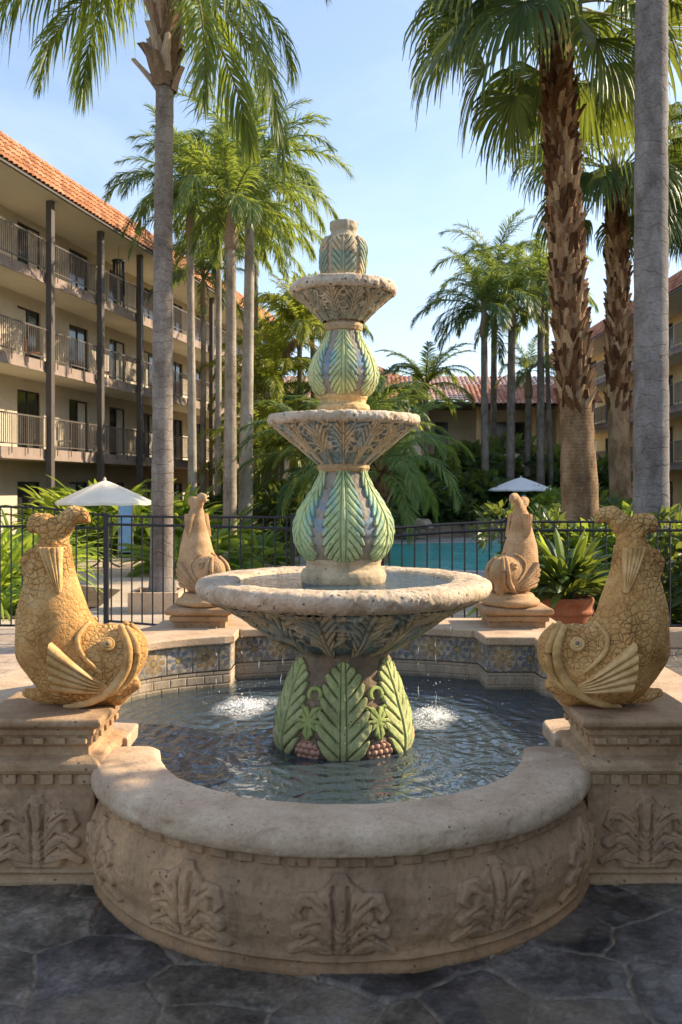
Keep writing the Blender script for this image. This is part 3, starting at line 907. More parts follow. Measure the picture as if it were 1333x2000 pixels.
            C = mixc(C, (.26, .21, .16), gr * .8); hh = gr * -.003
            C = mixc(C, (.36, .29, .21), .5 * sst(.35, .7, vnoise(np.stack([S * 40, Z * 40, S * 0], -1), 16))); C = C * (.62 + .5 * vnoise(np.stack([S * 9, Z * 9, S * 0], -1), 6))[..., None]
        else:
            row = np.floor(Z / .062); q = S / .125 + .5 * (row % 2); gr = (np.abs(q - np.round(q)) < .03) | (np.abs(Z / .062 - np.round(Z / .062)) < .06)
            C = np.ones_like(C) * (.50, .40, .29) * (.75 + .35 * vnoise(np.stack([np.floor(q) * 3.1, row * 5.7, S * 0 + .5], -1), 2))[..., None]
            C = mixc(C, (.32, .25, .18), gr * .5); hh = gr * -.003 + .003
            C = mixc(C, (.12, .12, .09), sst(.14, .09, Z) * .7)
        P = np.stack([np.broadcast_to(ix[:, None], S.shape) + hh * nxn[:, None], np.broadcast_to(iy[:, None], S.shape) + hh * nyn[:, None], Z], -1) - O
        i = np.arange(n - 1)[:, None]; j = np.arange(nz - 1)[None]; q = i * nz + j
        Fq = np.stack([q, q + nz, q + nz + 1, q + 1], -1).reshape(-1, 4).tolist()
        mb = MB(); mb.add(P, Fq, C=C); mb.build(nm, MAT['glaze'], root)
    # coping slab
    off = inner.copy()
    t = np.gradient(inner, axis=0); t /= np.linalg.norm(t, axis=1)[:, None] + 1e-9
    off = inner + np.c_[t[:, 1], -t[:, 0]] * .028
    # keep corners tidy
    poly = np.vstack([off, outer[::-1] + 0])
    ctr = np.array((0.05, 5.4))
    po = outer + (outer - ctr) / np.linalg.norm(outer - ctr, axis=1)[:, None] * .03
    poly = np.vstack([off, po[::-1]])
    bm = bmesh.new()
    vs = [bm.verts.new((x - O[0], y - O[1], .402)) for x, y in poly]
    f = bm.faces.new(vs)
    ret = bmesh.ops.extrude_face_region(bm, geom=[f])
    up = [g for g in ret['geom'] if isinstance(g, bmesh.types.BMVert)]
    for v_ in up: v_.co.z = .462
    bmesh.ops.recalc_face_normals(bm, faces=bm.faces)
    top = [e for e in bm.edges if all(abs(v_.co.z - .462) < 1e-6 for v_ in e.verts)] + [e for e in bm.edges if all(abs(v_.co.z - .402) < 1e-6 for v_ in e.verts)]
    bmesh.ops.bevel(bm, geom=top, offset=.022, segments=4, affect='EDGES', profile=.5, clamp_overlap=True)
    me = bpy.data.meshes.new('coping'); bm.to_mesh(me); bm.free(); me.materials.append(MAT['coping'])
    o = bpy.data.objects.new('coping', me); COL.objects.link(o); o.parent = root
    # stepped plinths under the far statues
    for (x0, x1) in ((-1.285, -.80), (1.04, 1.55)):
        mb = MB()
        moulding(mb, x0 + .05, x1 - .05, 6.76 - O[1], 7.16 - O[1], [(0, .455), (0, .505), (.022, .512), (.024, .545), (.012, .55), (.016, .556), (.045, .562), (.052, .578), (.048, .600), (.03, .610), (.0, .612)])
        worn_bevel(mb.build('plinth', MAT['stone'], root), .006)
    # basin floor and water
    fr = np.stack([.742 * np.sin(np.linspace(math.radians(84), -math.radians(84), 60)), 3.77 - .742 * np.cos(np.linspace(math.radians(84), -math.radians(84), 60))], 1)
    pool = np.vstack([inner, fr])
    mb = MB(); mb.add(np.c_[pool, np.full(len(pool), .018)] - O, [tuple(range(len(pool)))[::-1]]); mb.build('basin_floor', MAT['floor'], root)
    mb = MB(); mb.add(np.c_[pool, np.full(len(pool), .0)] - np.array((0, 5.1, 0)), [tuple(range(len(pool)))[::-1]])
    wo = mb.build('basin_water', MAT['water'], loc=(0, 5.1, .095))
    structure(wo, 'rippled dark water filling the fountain basin', 'water')
    return root


# ================================================================== DOLPHIN STATUES (signed distance field, meshed by surface nets)
def surface_nets(d, org, h):
    s = d < 0
    nx, ny, nz = d.shape
    c = [s[dx:nx - 1 + dx, dy:ny - 1 + dy, dz:nz - 1 + dz] for dx in (0, 1) for dy in (0, 1) for dz in (0, 1)]
    cnt = sum(x.astype(np.int8) for x in c)
    mask = (cnt > 0) & (cnt < 8)
    I = np.argwhere(mask)
    idx = -np.ones(mask.shape, int); idx[mask] = np.arange(len(I))
    acc = np.zeros((len(I), 3)); k = np.zeros(len(I))
    offs = [(a, b, c_) for a in (0, 1) for b in (0, 1) for c_ in (0, 1)]
    for p in offs:
        for ax in range(3):
            if p[ax]: continue
            q = list(p); q[ax] = 1
            d0 = d[I[:, 0] + p[0], I[:, 1] + p[1], I[:, 2] + p[2]]; d1 = d[I[:, 0] + q[0], I[:, 1] + q[1], I[:, 2] + q[2]]
            cr = (d0 < 0) != (d1 < 0)
            t = np.where(cr, d0 / (d0 - d1 + 1e-12), 0)
            pt = np.tile(np.array(p, float), (len(I), 1)); pt[:, ax] += t
            acc += pt * cr[:, None]; k += cr
    V = (I + acc / k[:, None]) * h + np.asarray(org)
    Fc = []
    for ax in range(3):
        a, b = [(1, 2), (2, 0), (0, 1)][ax]
        sl0 = [slice(0, None)] * 3; sl1 = [slice(0, None)] * 3
        sl0[ax] = slice(0, -1); sl1[ax] = slice(1, None)
        s0, s1 = s[tuple(sl0)], s[tuple(sl1)]
        E = np.argwhere(s0 != s1)
        E = E[(E[:, a] > 0) & (E[:, b] > 0) & (E[:, a] < d.shape[a] - 1) & (E[:, b] < d.shape[b] - 1)]
        ins = s0[E[:, 0], E[:, 1], E[:, 2]]
        ea = np.zeros(3, int); ea[a] = 1; eb = np.zeros(3, int); eb[b] = 1
        g = lambda X: idx[X[:, 0], X[:, 1], X[:, 2]]
        Q = np.stack([g(E - ea - eb), g(E - eb), g(E), g(E - ea)], 1)
        Q[~ins] = Q[~ins][:, ::-1]
        Fc.append(Q)
    return V, np.concatenate(Fc)


def px3(p):
    """statue pixel (front-left statue in the photo) -> local x, z in metres"""
    return ((p[0] - 155) / 496.0, (1392 - p[1]) / 496.0)


def cr4(p):      # pixel in the 4.444x enlarged crop of that statue
    return (p[0] / 4.444, 980 + p[1] / 4.444)


class Dolphin:
    def __init__(s):
        h = .0065
        s.h = h
        s.org = np.array((-.33, -.22, -.03))
        n = (np.array((.68, .44, .89)) / h).astype(int)
        ax = [s.org[i] + np.arange(n[i]) * h for i in range(3)]
        X, Y, Z = np.meshgrid(*ax, indexing='ij')
        sq = .86
        Yq = Y / sq

        def chain(P, k=.02):
            d = None
            for (a, b) in zip(P[:-1], P[1:]):
                ax_, az = px3(a); bx, bz = px3(b); r0, r1 = a[2] / 496., b[2] / 496.
                dx, dz = bx - ax_, bz - az
                L = dx * dx + dz * dz + 1e-9
                t = np.clip(((X - ax_) * dx + (Z - az) * dz) / L, 0, 1)
                e = np.sqrt((X - ax_ - t * dx) ** 2 + (Z - az - t * dz) ** 2 + Yq ** 2) - (r0 + (r1 - r0) * t)
                d = e if d is None else smin(d, e, k)
            return d

        def smin(a, b, k):
            q = np.clip(.5 + .5 * (b - a) / k, 0, 1)
            return b * (1 - q) + a * q - k * q * (1 - q)
        d = chain([(105, 1070, 26), (100, 1092, 33), (98, 1120, 39), (98, 1155, 47), (99, 1185, 58), (101, 1222, 67), (112, 1272, 79), (140, 1306, 80), (170, 1312, 74), (200, 1306, 66), (228, 1290, 53), (240, 1288, 42)], .03)
        d = smin(d, chain([(110, 1060, 20), (125, 1035, 18), (141, 1018, 15), (157, 1019, 12), (168, 1030, 8)]), .014)    # forward fluke, curling over
        d = smin(d, chain([(101, 1060, 20), (86, 1038, 20), (70, 1033, 16), (61, 1044, 12)]), .014)                       # rear fluke
        d = smin(d, chain([(56, 1094, 10), (51, 1112, 12), (54, 1130, 12), (62, 1146, 9)]), .012)                          # dorsal fin
        d = smin(d, chain([(262, 1352, 12), (225, 1372, 20), (180, 1378, 14)]), .03)                                      # lower jaw
        d = smin(d, chain([(50, 1368, 10), (75, 1372, 14), (100, 1374, 16)]), .02)                                        # heel
        d = np.maximum(d, -Z)
        d += .004 * (vnoise(np.stack([X, Y, Z], -1) * 26, 3) - .5) + .006 * (vnoise(np.stack([X, Y, Z], -1) * 11, 8) - .5)
        # mouth slit round the snout
        V, Fc = surface_nets(d, s.org, h)
        s.V, s.F, s.d, s.ax = V, Fc, d, ax

    def ysurf(s, x, z):
        """half thickness of the body at (x, z)"""
        i = np.clip(((np.asarray(x) - s.org[0]) / s.h), 0, s.d.shape[0] - 1).astype(int)
        k = np.clip(((np.asarray(z) - s.org[2]) / s.h), 0, s.d.shape[2] - 1).astype(int)
        j0 = int(-s.org[1] / s.h)
        colm = s.d[i, j0:, k]
        ins = colm < 0
        last = ins.shape[-1] - 1 - np.argmax(ins[..., ::-1], axis=-1)
        return np.where(ins.any(-1), last * s.h + s.h * .5, 0.0)

    def fan(s, root, e1, e2, side, ribs, off0, off1, thick, rib, bow=0.0, na=56, nb=24):
        (rx, rz), (ax, az), (bx, bz) = px3(root), px3(e1), px3(e2)
        A = np.linspace(0, 1, na); B = np.linspace(0, 1, nb)
        a, b = np.meshgrid(A, B, indexing='ij')
        ex = ax + (bx - ax) * a - bow * np.sin(PI * a); ez = az + (bz - az) * a
        ww = .12 + .88 * b
        cx, cz = (ax + bx) / 2, (az + bz) / 2
        px_ = rx + (ex - rx) * b; pz = rz + (ez - rz) * b
        # blunt root
        px_ += (ex - cx) * (1 - b) * .18; pz += (ez - cz) * (1 - b) * .18
        ys = s.ysurf(px_, pz)
        # smooth the base along b
        ys = np.maximum(ys, .02)
        for _ in range(6):
            ys[:, 1:-1] = (ys[:, :-2] + ys[:, 1:-1] + ys[:, 2:]) / 3
            ys[1:-1] = (ys[:-2] + ys[1:-1] + ys[2:]) / 3
        rb = np.abs(np.sin(PI * ribs * a)) ** .7 * rib * sst(0, .25, b) * (1 - .2 * b)
        y = ys + off0 + (off1 - off0) * b + rb
        y2 = np.minimum(y - rb - thick, ys - .004)
        T = np.stack([px_, -side * y, pz], -1).reshape(-1, 3); U = np.stack([px_, -side * y2, pz], -1).reshape(-1, 3)
        Fc = []
        N = na * nb
        for i in range(na - 1):
            for j in range(nb - 1):
                q = i * nb + j
                Fc.append((q, q + nb, q + nb + 1, q + 1)); Fc.append((N + q, N + q + 1, N + q + nb + 1, N + q + nb))
        for i in range(na - 1):
            q = i * nb + nb - 1; Fc.append((q, q + nb, N + q + nb, N + q)); q = i * nb; Fc.append((q + nb, q, N + q, N + q + nb))
        for j in range(nb - 1):
            q = j; Fc.append((q, q + 1, N + q + 1, N + q)); q = (na - 1) * nb + j; Fc.append((q + 1, q, N + q, N + q + 1))
        mb = MB(); mb.add(np.vstack([T, U]), Fc)
        return mb

    def ridge(s, pts, side, r, lift=0.0):
        P = catmull([px3(cr4(p)) for p in pts], 7)
        ys = s.ysurf(P[:, 0], P[:, 1]); ys = np.maximum(ys, .03)
        for _ in range(5): ys[1:-1] = (ys[:-2] + ys[1:-1] + ys[2:]) / 3
        Q = np.c_[P[:, 0], -side * (ys + lift), P[:, 1]]
        mb = MB(); t = np.linspace(0, 1, len(Q)); mb.tube(Q, r * (.45 + .55 * np.sin(PI * np.clip(t * .9 + .08, 0, 1)) ** .6), 10)
        return mb

    def assemble(s, name, label, loc, rz, skin, fin, group, ring=False):
        root = thing(name, label, 'statue', loc, rz, group)
        lift = .05 if ring else 0.0
        mb = MB(); mb.add(s.V + (0, 0, lift), s.F.tolist()); mb.build('body', skin, root, True)
        o = np.array((0, 0, lift))

        def fix(m): m.V = [v + o for v in m.V]; return m
        for side in (1, -1):
            fix(s.fan((222, 1352), (121, 1257), (127, 1352), side, 5, .002, .030, .026, .015, .01)).build('pectoral_fin', fin, root, True, autosmooth=.9)
            fix(s.fan((127, 1166), (84, 1080), (128, 1080), side, 5, .006, .020, .02, .007, 0, 50, 18)).build('neck_fin', fin, root, True, autosmooth=.9)
            # eye: ringed disc lying on the cheek
            ex, ez = px3(cr4((985, 1262)))
            e = .012
            y0 = float(s.ysurf(ex, ez)); gx = (float(s.ysurf(ex + 3 * e, ez)) - float(s.ysurf(ex - 3 * e, ez))) / (6 * e); gz_ = (float(s.ysurf(ex, ez + 3 * e)) - float(s.ysurf(ex, ez - 3 * e))) / (6 * e)
            nrm = Vector((-gx, -side * 1.0, -gz_)); nrm.x *= 1; nrm.normalize()
            pr = [(.0, .016), (.006, .015), (.0095, .011), (.010, .007), (.016, .010), (.020, .0065), (.0205, .002), (.027, .006), (.033, .004), (.036, -.006), (.036, -.02)]
            pr = [(a_ * .82, b_) for a_, b_ in pr]
            V, Fc = [], []
            nn = 28
            for r, zz in pr:
                V += [(r * math.cos(2 * PI * k / nn), r * math.sin(2 * PI * k / nn), zz) for k in range(nn)]
            for i in range(len(pr) - 1):
                for k in range(nn):
                    Fc.append((i * nn + k, (i + 1) * nn + k, (i + 1) * nn + (k + 1) % nn, i * nn + (k + 1) % nn))
            q = Vector((0, 0, 1)).rotation_difference(nrm).to_matrix()
            V = np.array(V) @ np.array(q).T + np.array((ex, -side * y0, ez)) + o
            mb = MB(); mb.add(V, Fc); mb.I = [1 if i < 2 * nn else 0 for i in range(len(Fc))]
            mb.build('eye', [fin, MAT['pupil']], root, True)
            fix(s.ridge([(1060, 1130), (1140, 1270), (1150, 1400), (1100, 1540), (1000, 1660), (860, 1745), (700, 1800), (570, 1835)], side, .020, .004)).build('lip', fin, root, True)
            fix(s.ridge([(1110, 1140), (1200, 1270), (1215, 1400), (1170, 1530), (1090, 1640), (980, 1710)], side, .016, .004)).build('lip', fin, root, True)
            fix(s.ridge([(800, 1090), (740, 1190), (760, 1300), (840, 1400), (950, 1500)], side, .010, .0)).build('gill_cover', fin, root, True)
        if ring:
            mb = MB(); th = np.linspace(0, 2 * PI, 64, endpoint=False)
            V, Fc, C = revolve([(.0, .0), (.195, .0), (.212, .012), (.218, .03), (.208, .048), (.19, .055), (.178, .062), (.17, .085), (.15, .095), (.0, .1)], 64, 40)
            mb.add(V + (.03, 0, 0), Fc); mb.build('base_ring', fin, root, True)
        return root


def make_statues():
    D = Dolphin()
    g = 'dolphin statues round the basin'
    D.assemble('dolphin_statue', 'sunlit ochre dolphin statue with scaly body on the near left pier', (-1.035, 3.655, .634), 0, MAT['fish_rough'], MAT['fin'], g)
    D.assemble('dolphin_statue', 'shaded brown dolphin statue with deep cracked scales on the near right pier', (1.045, 3.655, .634), PI, MAT['fish'], MAT['fin'], g)
    D.assemble('dolphin_statue', 'smooth tan dolphin statue on the far left plinth, partly hidden by the big bowl', (-1.04, 6.95, .612), math.radians(-52), MAT['fish_smooth'], MAT['fish_smooth'], g, True)
    D.assemble('dolphin_statue', 'smooth tan dolphin statue on the far right plinth in front of the terracotta pot', (1.29, 6.93, .612), math.radians(-132), MAT['fish_smooth'], MAT['fish_smooth'], g, True)


# ================================================================== GROUND, PATHS, POOL
def sheet(name, poly, z, mat, label, cat=None):
    mb = MB(); P = np.array([(x, y, z) for x, y in poly]); mb.add(P, [tuple(range(len(P)))])
    return structure(mb.build(name, mat), label, cat)


def make_ground():
    ys = np.r_[-14, np.linspace(-6, 40, 93), 60, 90, 140, 300, 900]
    xs = np.r_[-700, -150, -60, np.linspace(-30, 30, 41), 60, 150, 700]
    V = np.array([(x, y, gz(y)) for y in ys for x in xs]); m = len(xs)
    Fc = [(j * m + i, j * m + i + 1, (j + 1) * m + i + 1, (j + 1) * m + i) for j in range(len(ys) - 1) for i in range(m - 1)]
    mb = MB(); mb.add(V, Fc)
    structure(mb.build('ground', MAT['concrete'], smooth=True), 'tan concrete ground of the courtyard sloping gently to the pool', 'ground')
    sheet('flagstone_paving', [(-9, -8), (9, -8), (9, 8.5), (1.0, 8.5), (-.2, 6.2), (-9, 4.6)], .005, MAT['flag'], 'dark slate flagstones with pale joints round the fountain', 'paving')
    sheet('brick_paving', [(-9, 4.6), (-.2, 6.2), (1.0, 8.5), (1.0, 9.35), (-9, 9.35)], .009, MAT['paver'], 'warm tan brick paving behind the basin on the left', 'paving')

    def bed(name, poly, zo, mat, label, cat):
        """a sheet draped on the sloping ground"""
        bm = bmesh.new(); f = bm.faces.new([bm.verts.new((x, y, 0)) for x, y in poly])
        bmesh.ops.triangulate(bm, faces=[f])
        for _ in range(3):
            bmesh.ops.subdivide_edges(bm, edges=bm.edges[:], cuts=1, use_grid_fill=True)
        for v in bm.verts: v.co.z = gz(v.co.y) + zo
        bmesh.ops.recalc_face_normals(bm, faces=bm.faces)
        me = bpy.data.meshes.new(name); bm.to_mesh(me); bm.free(); me.materials.append(mat)
        o = bpy.data.objects.new(name, me); COL.objects.link(o)
        return structure(o, label, cat)
    bed('planting_bed', [(-9.5, 10.6), (-3.6, 10.6), (-3.2, 12.2), (-3.7, 15.5), (-5.6, 17.5), (-9.5, 18)], .012, MAT['soil'], 'bare soil bed under the lime strap leaved plants', 'soil')
    bed('planting_bed', [(1.9, 8.78), (14, 8.78), (16, 30), (9.5, 32), (6.6, 25), (4.6, 18.5), (2.6, 12)], .014, MAT['soil'], 'shaded soil bed on the right of the pool', 'soil')
    bed('planting_bed', [(-16, 31), (-1.8, 24.0), (-.6, 27), (-.9, 36), (3, 39.5), (16, 38), (16, 60), (-12, 60)], .016, MAT['soil'], 'dark soil bed under the palms beyond the pool', 'soil')
    # swimming pool
    th = np.linspace(0, 2 * PI, 72, endpoint=False)
    rr = 1 + .10 * np.sin(2 * th + .6) + .06 * np.sin(3 * th)
    px, py = 4.5 + 4.7 * rr * np.cos(th), 26.6 + 5.6 * rr * np.sin(th)
    sheet('pool_deck', [(4.7 + 6.6 * math.cos(t), 26.4 + 8.4 * math.sin(t)) for t in np.linspace(0, 2 * PI, 48, endpoint=False)], -.425, MAT['deck'], 'grey concrete deck round the swimming pool', 'pool deck')
    sheet('pool_coping', [(4.5 + 5.1 * r * math.cos(t), 26.6 + 6.0 * r * math.sin(t)) for t, r in zip(th, rr)], -.418, M_plain('pool_edge', (.55, .53, .50), .8), 'pale stone edge of the swimming pool', 'pool edge')
    sheet('pool_water', list(zip(px, py)), -.41, MAT['pool'], 'turquoise swimming pool water behind the fence', 'pool')
    # low raised kerb under the right fence
    mb = MB(); mb.box(1.55, 9, 8.52, 8.78, 0, .165)
    o = mb.build('kerb', MAT['coping']); o.modifiers.new('b', 'BEVEL').width = .012
    structure(o, 'low pale kerb at the foot of the right fence', 'kerb')
    # dark rocky bank behind the pool
    ang = np.linspace(.15, 2.9, 40)
    mb = MB()
    V = []
    for a in ang:
        x, y = 4.7 + 6.9 * math.cos(a), 26.6 + 8.6 * math.sin(a)
        n_ = .15 * vnoise(np.array([[x * .9, y * .9, 0]]))[0]
        V += [(x, y, -.46), (x, y, .02 + n_), (x + .3 * math.cos(a), y + .35 * math.sin(a), .12 + n_), (x + 3.5 * math.cos(a), y + 4.5 * math.sin(a), .25 + n_ * 2)]
    Fc = [(i * 4 + j, i * 4 + j + 1, i * 4 + 5 + j, i * 4 + 4 + j) for i in range(len(ang) - 1) for j in range(3)]
    mb.add(np.array(V), Fc)
    structure(mb.build('planted_bank', MAT['rock'], smooth=True, autosmooth=.6), 'low stone edged bank behind the pool', 'bank')

    # near flagstones modelled stone by stone
    r = np.random.default_rng(63)
    sp = .30
    gx, gy = np.meshgrid(np.arange(-4.2, 4.2, sp), np.arange(.4, 5.2, sp), indexing='ij')
    S = np.stack([gx + (np.arange(gx.shape[1]) % 2)[None] * sp / 2 + r.uniform(-.13, .13, gx.shape), gy + r.uniform(-.13, .13, gx.shape)], -1).reshape(-1, 2)
    keep = r.random(len(S)) > .16
    S = S[keep]; ns = len(S)
    x = np.arange(-2.5, 2.5, .0062); y = np.arange(2.05, 3.95, .0062)
    X, Y = np.meshgrid(x, y, indexing='ij')
    P3 = np.stack([X, Y, X * 0], -1)
    wx = X + .10 * (vnoise(P3 * 2.6, 1) - .5) + .03 * (vnoise(P3 * 9, 2) - .5) + .010 * (vnoise(P3 * 34, 3) - .5)
    wy = Y + .10 * (vnoise(P3 * 2.6, 4) - .5) + .03 * (vnoise(P3 * 9, 5) - .5) + .010 * (vnoise(P3 * 34, 6) - .5)
    d1 = np.full(X.shape, 9.); d2 = np.full(X.shape, 9.); i1 = np.zeros(X.shape, int); i2 = np.zeros(X.shape, int)
    for k in range(ns):
        d = np.hypot(wx - S[k, 0], wy - S[k, 1])
        c = d < d1
        c2 = (~c) & (d < d2)
        d2 = np.where(c, d1, np.where(c2, d, d2)); i2 = np.where(c, i1, np.where(c2, k, i2)); d1 = np.where(c, d, d1); i1 = np.where(c, k, i1)
    sep = np.hypot(S[i1, 0] - S[i2, 0], S[i1, 1] - S[i2, 1])
    e = (d2 ** 2 - d1 ** 2) / (2 * sep + 1e-6)                       # distance to the joint
    m = sst(.0015, .0085, e)
    oct_ = sum(vnoise(P3 * f, 20 + j) * w for j, (f, w) in enumerate(((5, .45), (13, .27), (31, .16), (75, .12))))
    tx, ty = r.normal(0, .010, ns)[i1], r.normal(0, .010, ns)[i1]
    cleft = np.floor((oct_ + .15 * vnoise(P3 * 2, 44)) * 9) / 9
    Z = .004 + m * (.0075 + r.uniform(0, .004, ns)[i1] + tx * (X - S[i1, 0]) + ty * (Y - S[i1, 1]) + .010 * (cleft - .5) + .010 * (oct_ - .5)) + .003 * (vnoise(P3 * 60, 9) - .5)
    Z = np.maximum(Z, .0015)
    base = np.array([(.070, .057, .049), (.104, .083, .064), (.132, .101, .070), (.090, .074, .062), (.116, .092, .066), (.078, .063, .052)])[r.integers(0, 6, ns)] * r.uniform(.8, 1.2, (ns, 1))
    sp_ = vnoise(P3 * 150, 71) * .5 + vnoise(P3 * 95, 72) * .5
    C = base[i1] * ((.12 + 2.6 * oct_ ** 2) * (.55 + .9 * sp_))[..., None] * 1.2
    rust = sst(.60, .74, vnoise(P3 * 4.2, 51)); C = mixc(C, (.17, .125, .08), rust * .45)
    pale = sst(.62, .72, vnoise(P3 * 23, 52)) * sst(.5, .65, vnoise(P3 * 3.3, 53)); C = mixc(C, (.21, .185, .155), pale * .35)
    mo = np.array((.20, .155, .105)) * (.55 + .9 * vnoise(P3 * 40, 54))[..., None]
    C = C * m[..., None] + mo * (1 - m[..., None])
    nx, ny = X.shape
    i = np.arange(nx - 1)[:, None]; j = np.arange(ny - 1)[None]; q = i * ny + j
    mb = MB(); mb.add(np.stack([X, Y, Z + .004], -1), np.stack([q, q + ny, q + ny + 1, q + 1], -1).reshape(-1, 4).tolist(), C=C)
    structure(mb.build('flagstone_paving', MAT['flag_attr'], None, True), 'rough dark flagstones with recessed sandy joints in front of the fountain', 'paving')


# ================================================================== FENCES
def fence_run(label, pts, zt, zm, zb, group=None, name='metal_fence', sp=.118, posts=(0, -1), zpost=None, arch=0.0, rot=0):
    """pts: plan points; zt top rail, zm second rail, zb bottom rail (lists along the path)"""
    pts = np.asarray(pts, float)
    seg = np.r_[0, np.cumsum(np.linalg.norm(np.diff(pts, axis=0), axis=1))]
    L = seg[-1]
    q = np.linspace(0, L, 24)
    ip = lambda s, c: np.interp(s, np.linspace(0, L, len(c)), c)
    X = lambda s: np.interp(s, seg, pts[:, 0]); Y = lambda s: np.interp(s, seg, pts[:, 1])
    o = np.array((X(L / 2), Y(L / 2), 0))
    root = thing(name, label, 'fence', tuple(o), 0, group)
    top = lambda s: ip(s, zt) + arch * np.sin(PI * np.asarray(s) / L)
    for nm, fz, r in (('rail', top, .013), ('rail', lambda s: ip(s, zm) + 0 * np.asarray(s), .015), ('rail', lambda s: ip(s, zb) + 0 * np.asarray(s), .013)):
        mb = MB(); mb.tube(np.c_[X(q), Y(q), fz(q)] - o, r, 6); mb.build(nm, MAT['iron'], root)
    mb = MB()
    n = int(L / sp)
    for k in range(n):
        s = (k + .5) * L / n
        x, y = X(s), Y(s)
        mb.tube(np.array([(x, y, float(ip(s, zb))), (x, y, float(top(s)))]) - o, .0085, 6)
    mb.build('bars', MAT['iron'], root)
    for k in posts:
        s = 0 if k == 0 else L
        z1 = (zpost if zpost is not None else float(top(s)) + .02)
        mb = MB(); x, y = X(s) - o[0], Y(s) - o[1]
        mb.box(x - .024, x + .024, y - .024, y + .024, gz(Y(s)), z1)
        mb.box(x - .029, x + .029, y - .029, y + .029, z1, z1 + .012)
        mb.build('post', MAT['iron'], root)
    return root


def make_fences():
    g = 'black iron pool fence runs'
    a = at(208, 0, 9.6)
    fence_run('black iron gate panel with a raised curved top at the far left', [(-4.6, 9.75), (at(60, 0, 9.7)[0], 9.7), (a[0] - .03, 9.6)], [1.25, 1.27, 1.26, 1.20], [1.08, 1.075, 1.08, 1.06], [.035, .035, .035], g, name='metal_gate', posts=(0,), arch=.02)
    fence_run('black iron fence run between the gate post and the palm planter', [(a[0], 9.6), (at(360, 0, 9.3)[0], 9.3), (at(572, 0, 8.95)[0], 8.95)], [1.19, 1.19, 1.20], [1.105, 1.10, 1.09], [.10, .075, .06], g, posts=(0, -1))
    fence_run('short black iron fence run hidden behind the fountain vases', [(at(575, 0, 8.95)[0], 8.95), (at(745, 0, 8.4)[0], 8.4)], [1.19, 1.12], [1.09, 1.04], [.06, .09], g, posts=(-1,))
    fence_run('black iron fence run in front of the turquoise pool', [(at(748, 0, 8.4)[0], 8.4), (at(992, 0, 8.6)[0], 8.6)], [1.115, 1.15, 1.175], [1.04, 1.075, 1.10], [.10, .12, .14], g, posts=(-1,), zpost=1.20)
    fence_run('black iron fence run on the kerb behind the terracotta pot', [(at(996, 0, 8.6)[0], 8.6), (4.6, 8.7)], [1.17, 1.165], [1.09, 1.085], [.19, .19], g, posts=(0, -1))


# ================================================================== PALM FRONDS
def strips(Pc, W, S, fold=0.0):
    """Pc (N,K,3) centres, W (N,K) half widths, S (N,K,3) side vectors -> verts, quads"""
    N, K = W.shape
    V = np.stack([Pc - S * W[..., None], Pc + S * W[..., None]], 2)      # N,K,2,3
    i = np.arange(N)[:, None] * K * 2; k = np.arange(K - 1)[None] * 2
    a = i + k
    Fc = np.stack([a, a + 1, a + 3, a + 2], -1).reshape(-1, 4)
    return V.reshape(-1, 3), Fc


def norm(a):
    return a / (np.linalg.norm(a, axis=-1, keepdims=True) + 1e-9)


def pinnate(L=3.0, e0=1.0, droop=1.7, nl=70, ll=.7, w=.018, hang=.8, plume=.3, seed=0, K=4, r0=.022, sway=.05, power=1.4, fwd=.6, start=.14):
    r = np.random.default_rng(seed)
    n = 26; s = np.linspace(0, 1, n)
    e = e0 - droop * s ** power
    P = np.zeros((n, 3)); P[1:, 0] = np.cumsum((np.cos(e[1:]) + np.cos(e[:-1])) / 2) / (n - 1) * L
    P[1:, 2] = np.cumsum((np.sin(e[1:]) + np.sin(e[:-1])) / 2) / (n - 1) * L
    P[:, 1] = r.normal(0, sway) * L * s ** 2
    ss = np.clip(np.r_[np.linspace(start, 1, nl), np.linspace(start, 1, nl)] + r.normal(0, .006, 2 * nl), 0, 1)
    side = np.repeat([1.0, -1.0], nl)
    base = np.stack([np.interp(ss, s, P[:, c]) for c in range(3)], 1)
    ee = np.interp(ss, s, e)
    T = np.stack([np.cos(ee), 0 * ee, np.sin(ee)], 1); U = np.stack([-np.sin(ee), 0 * ee, np.cos(ee)], 1)
    Yv = np.array((0, 1.0, 0))
    fa = fwd + .75 * ss ** 2 + r.normal(0, .08, 2 * nl)
    d0 = side[:, None] * Yv * np.cos(fa)[:, None] + T * np.sin(fa)[:, None] + U * r.normal(.18, plume, 2 * nl)[:, None]
    d0 = norm(d0)
    ln = ll * np.sin(PI * np.clip(.12 + .83 * ss, 0, 1)) ** .55 * r.uniform(.82, 1.08, 2 * nl)
    t = np.linspace(0, 1, K)
    hg = hang * r.uniform(.75, 1.25, 2 * nl)
    dn = np.array((0, 0, -1.0))
    Pc = base[:, None] + ln[:, None, None] * (d0[:, None] * t[None, :, None] * (1 - .25 * hg[:, None, None] * t[None, :, None] ** 2) + dn * (hg[:, None] * t[None] ** 2)[..., None])
    W = w * np.interp(t, [0, .25, .6, 1], [.55, 1, .85, .06])[None] * (ln / ll)[:, None] ** .3 * np.ones((2 * nl, 1))
    S = norm(np.cross(np.gradient(Pc, axis=1), (U + side[:, None] * Yv * r.normal(0, .55, 2 * nl)[:, None])[:, None]))
    V, Fq = strips(Pc, W, S)
    mb = MB(); mb.add(V, Fq.tolist(), 0)
    mb.tube(P, r0 * (1.15 - s), 5, 1)
    return mb


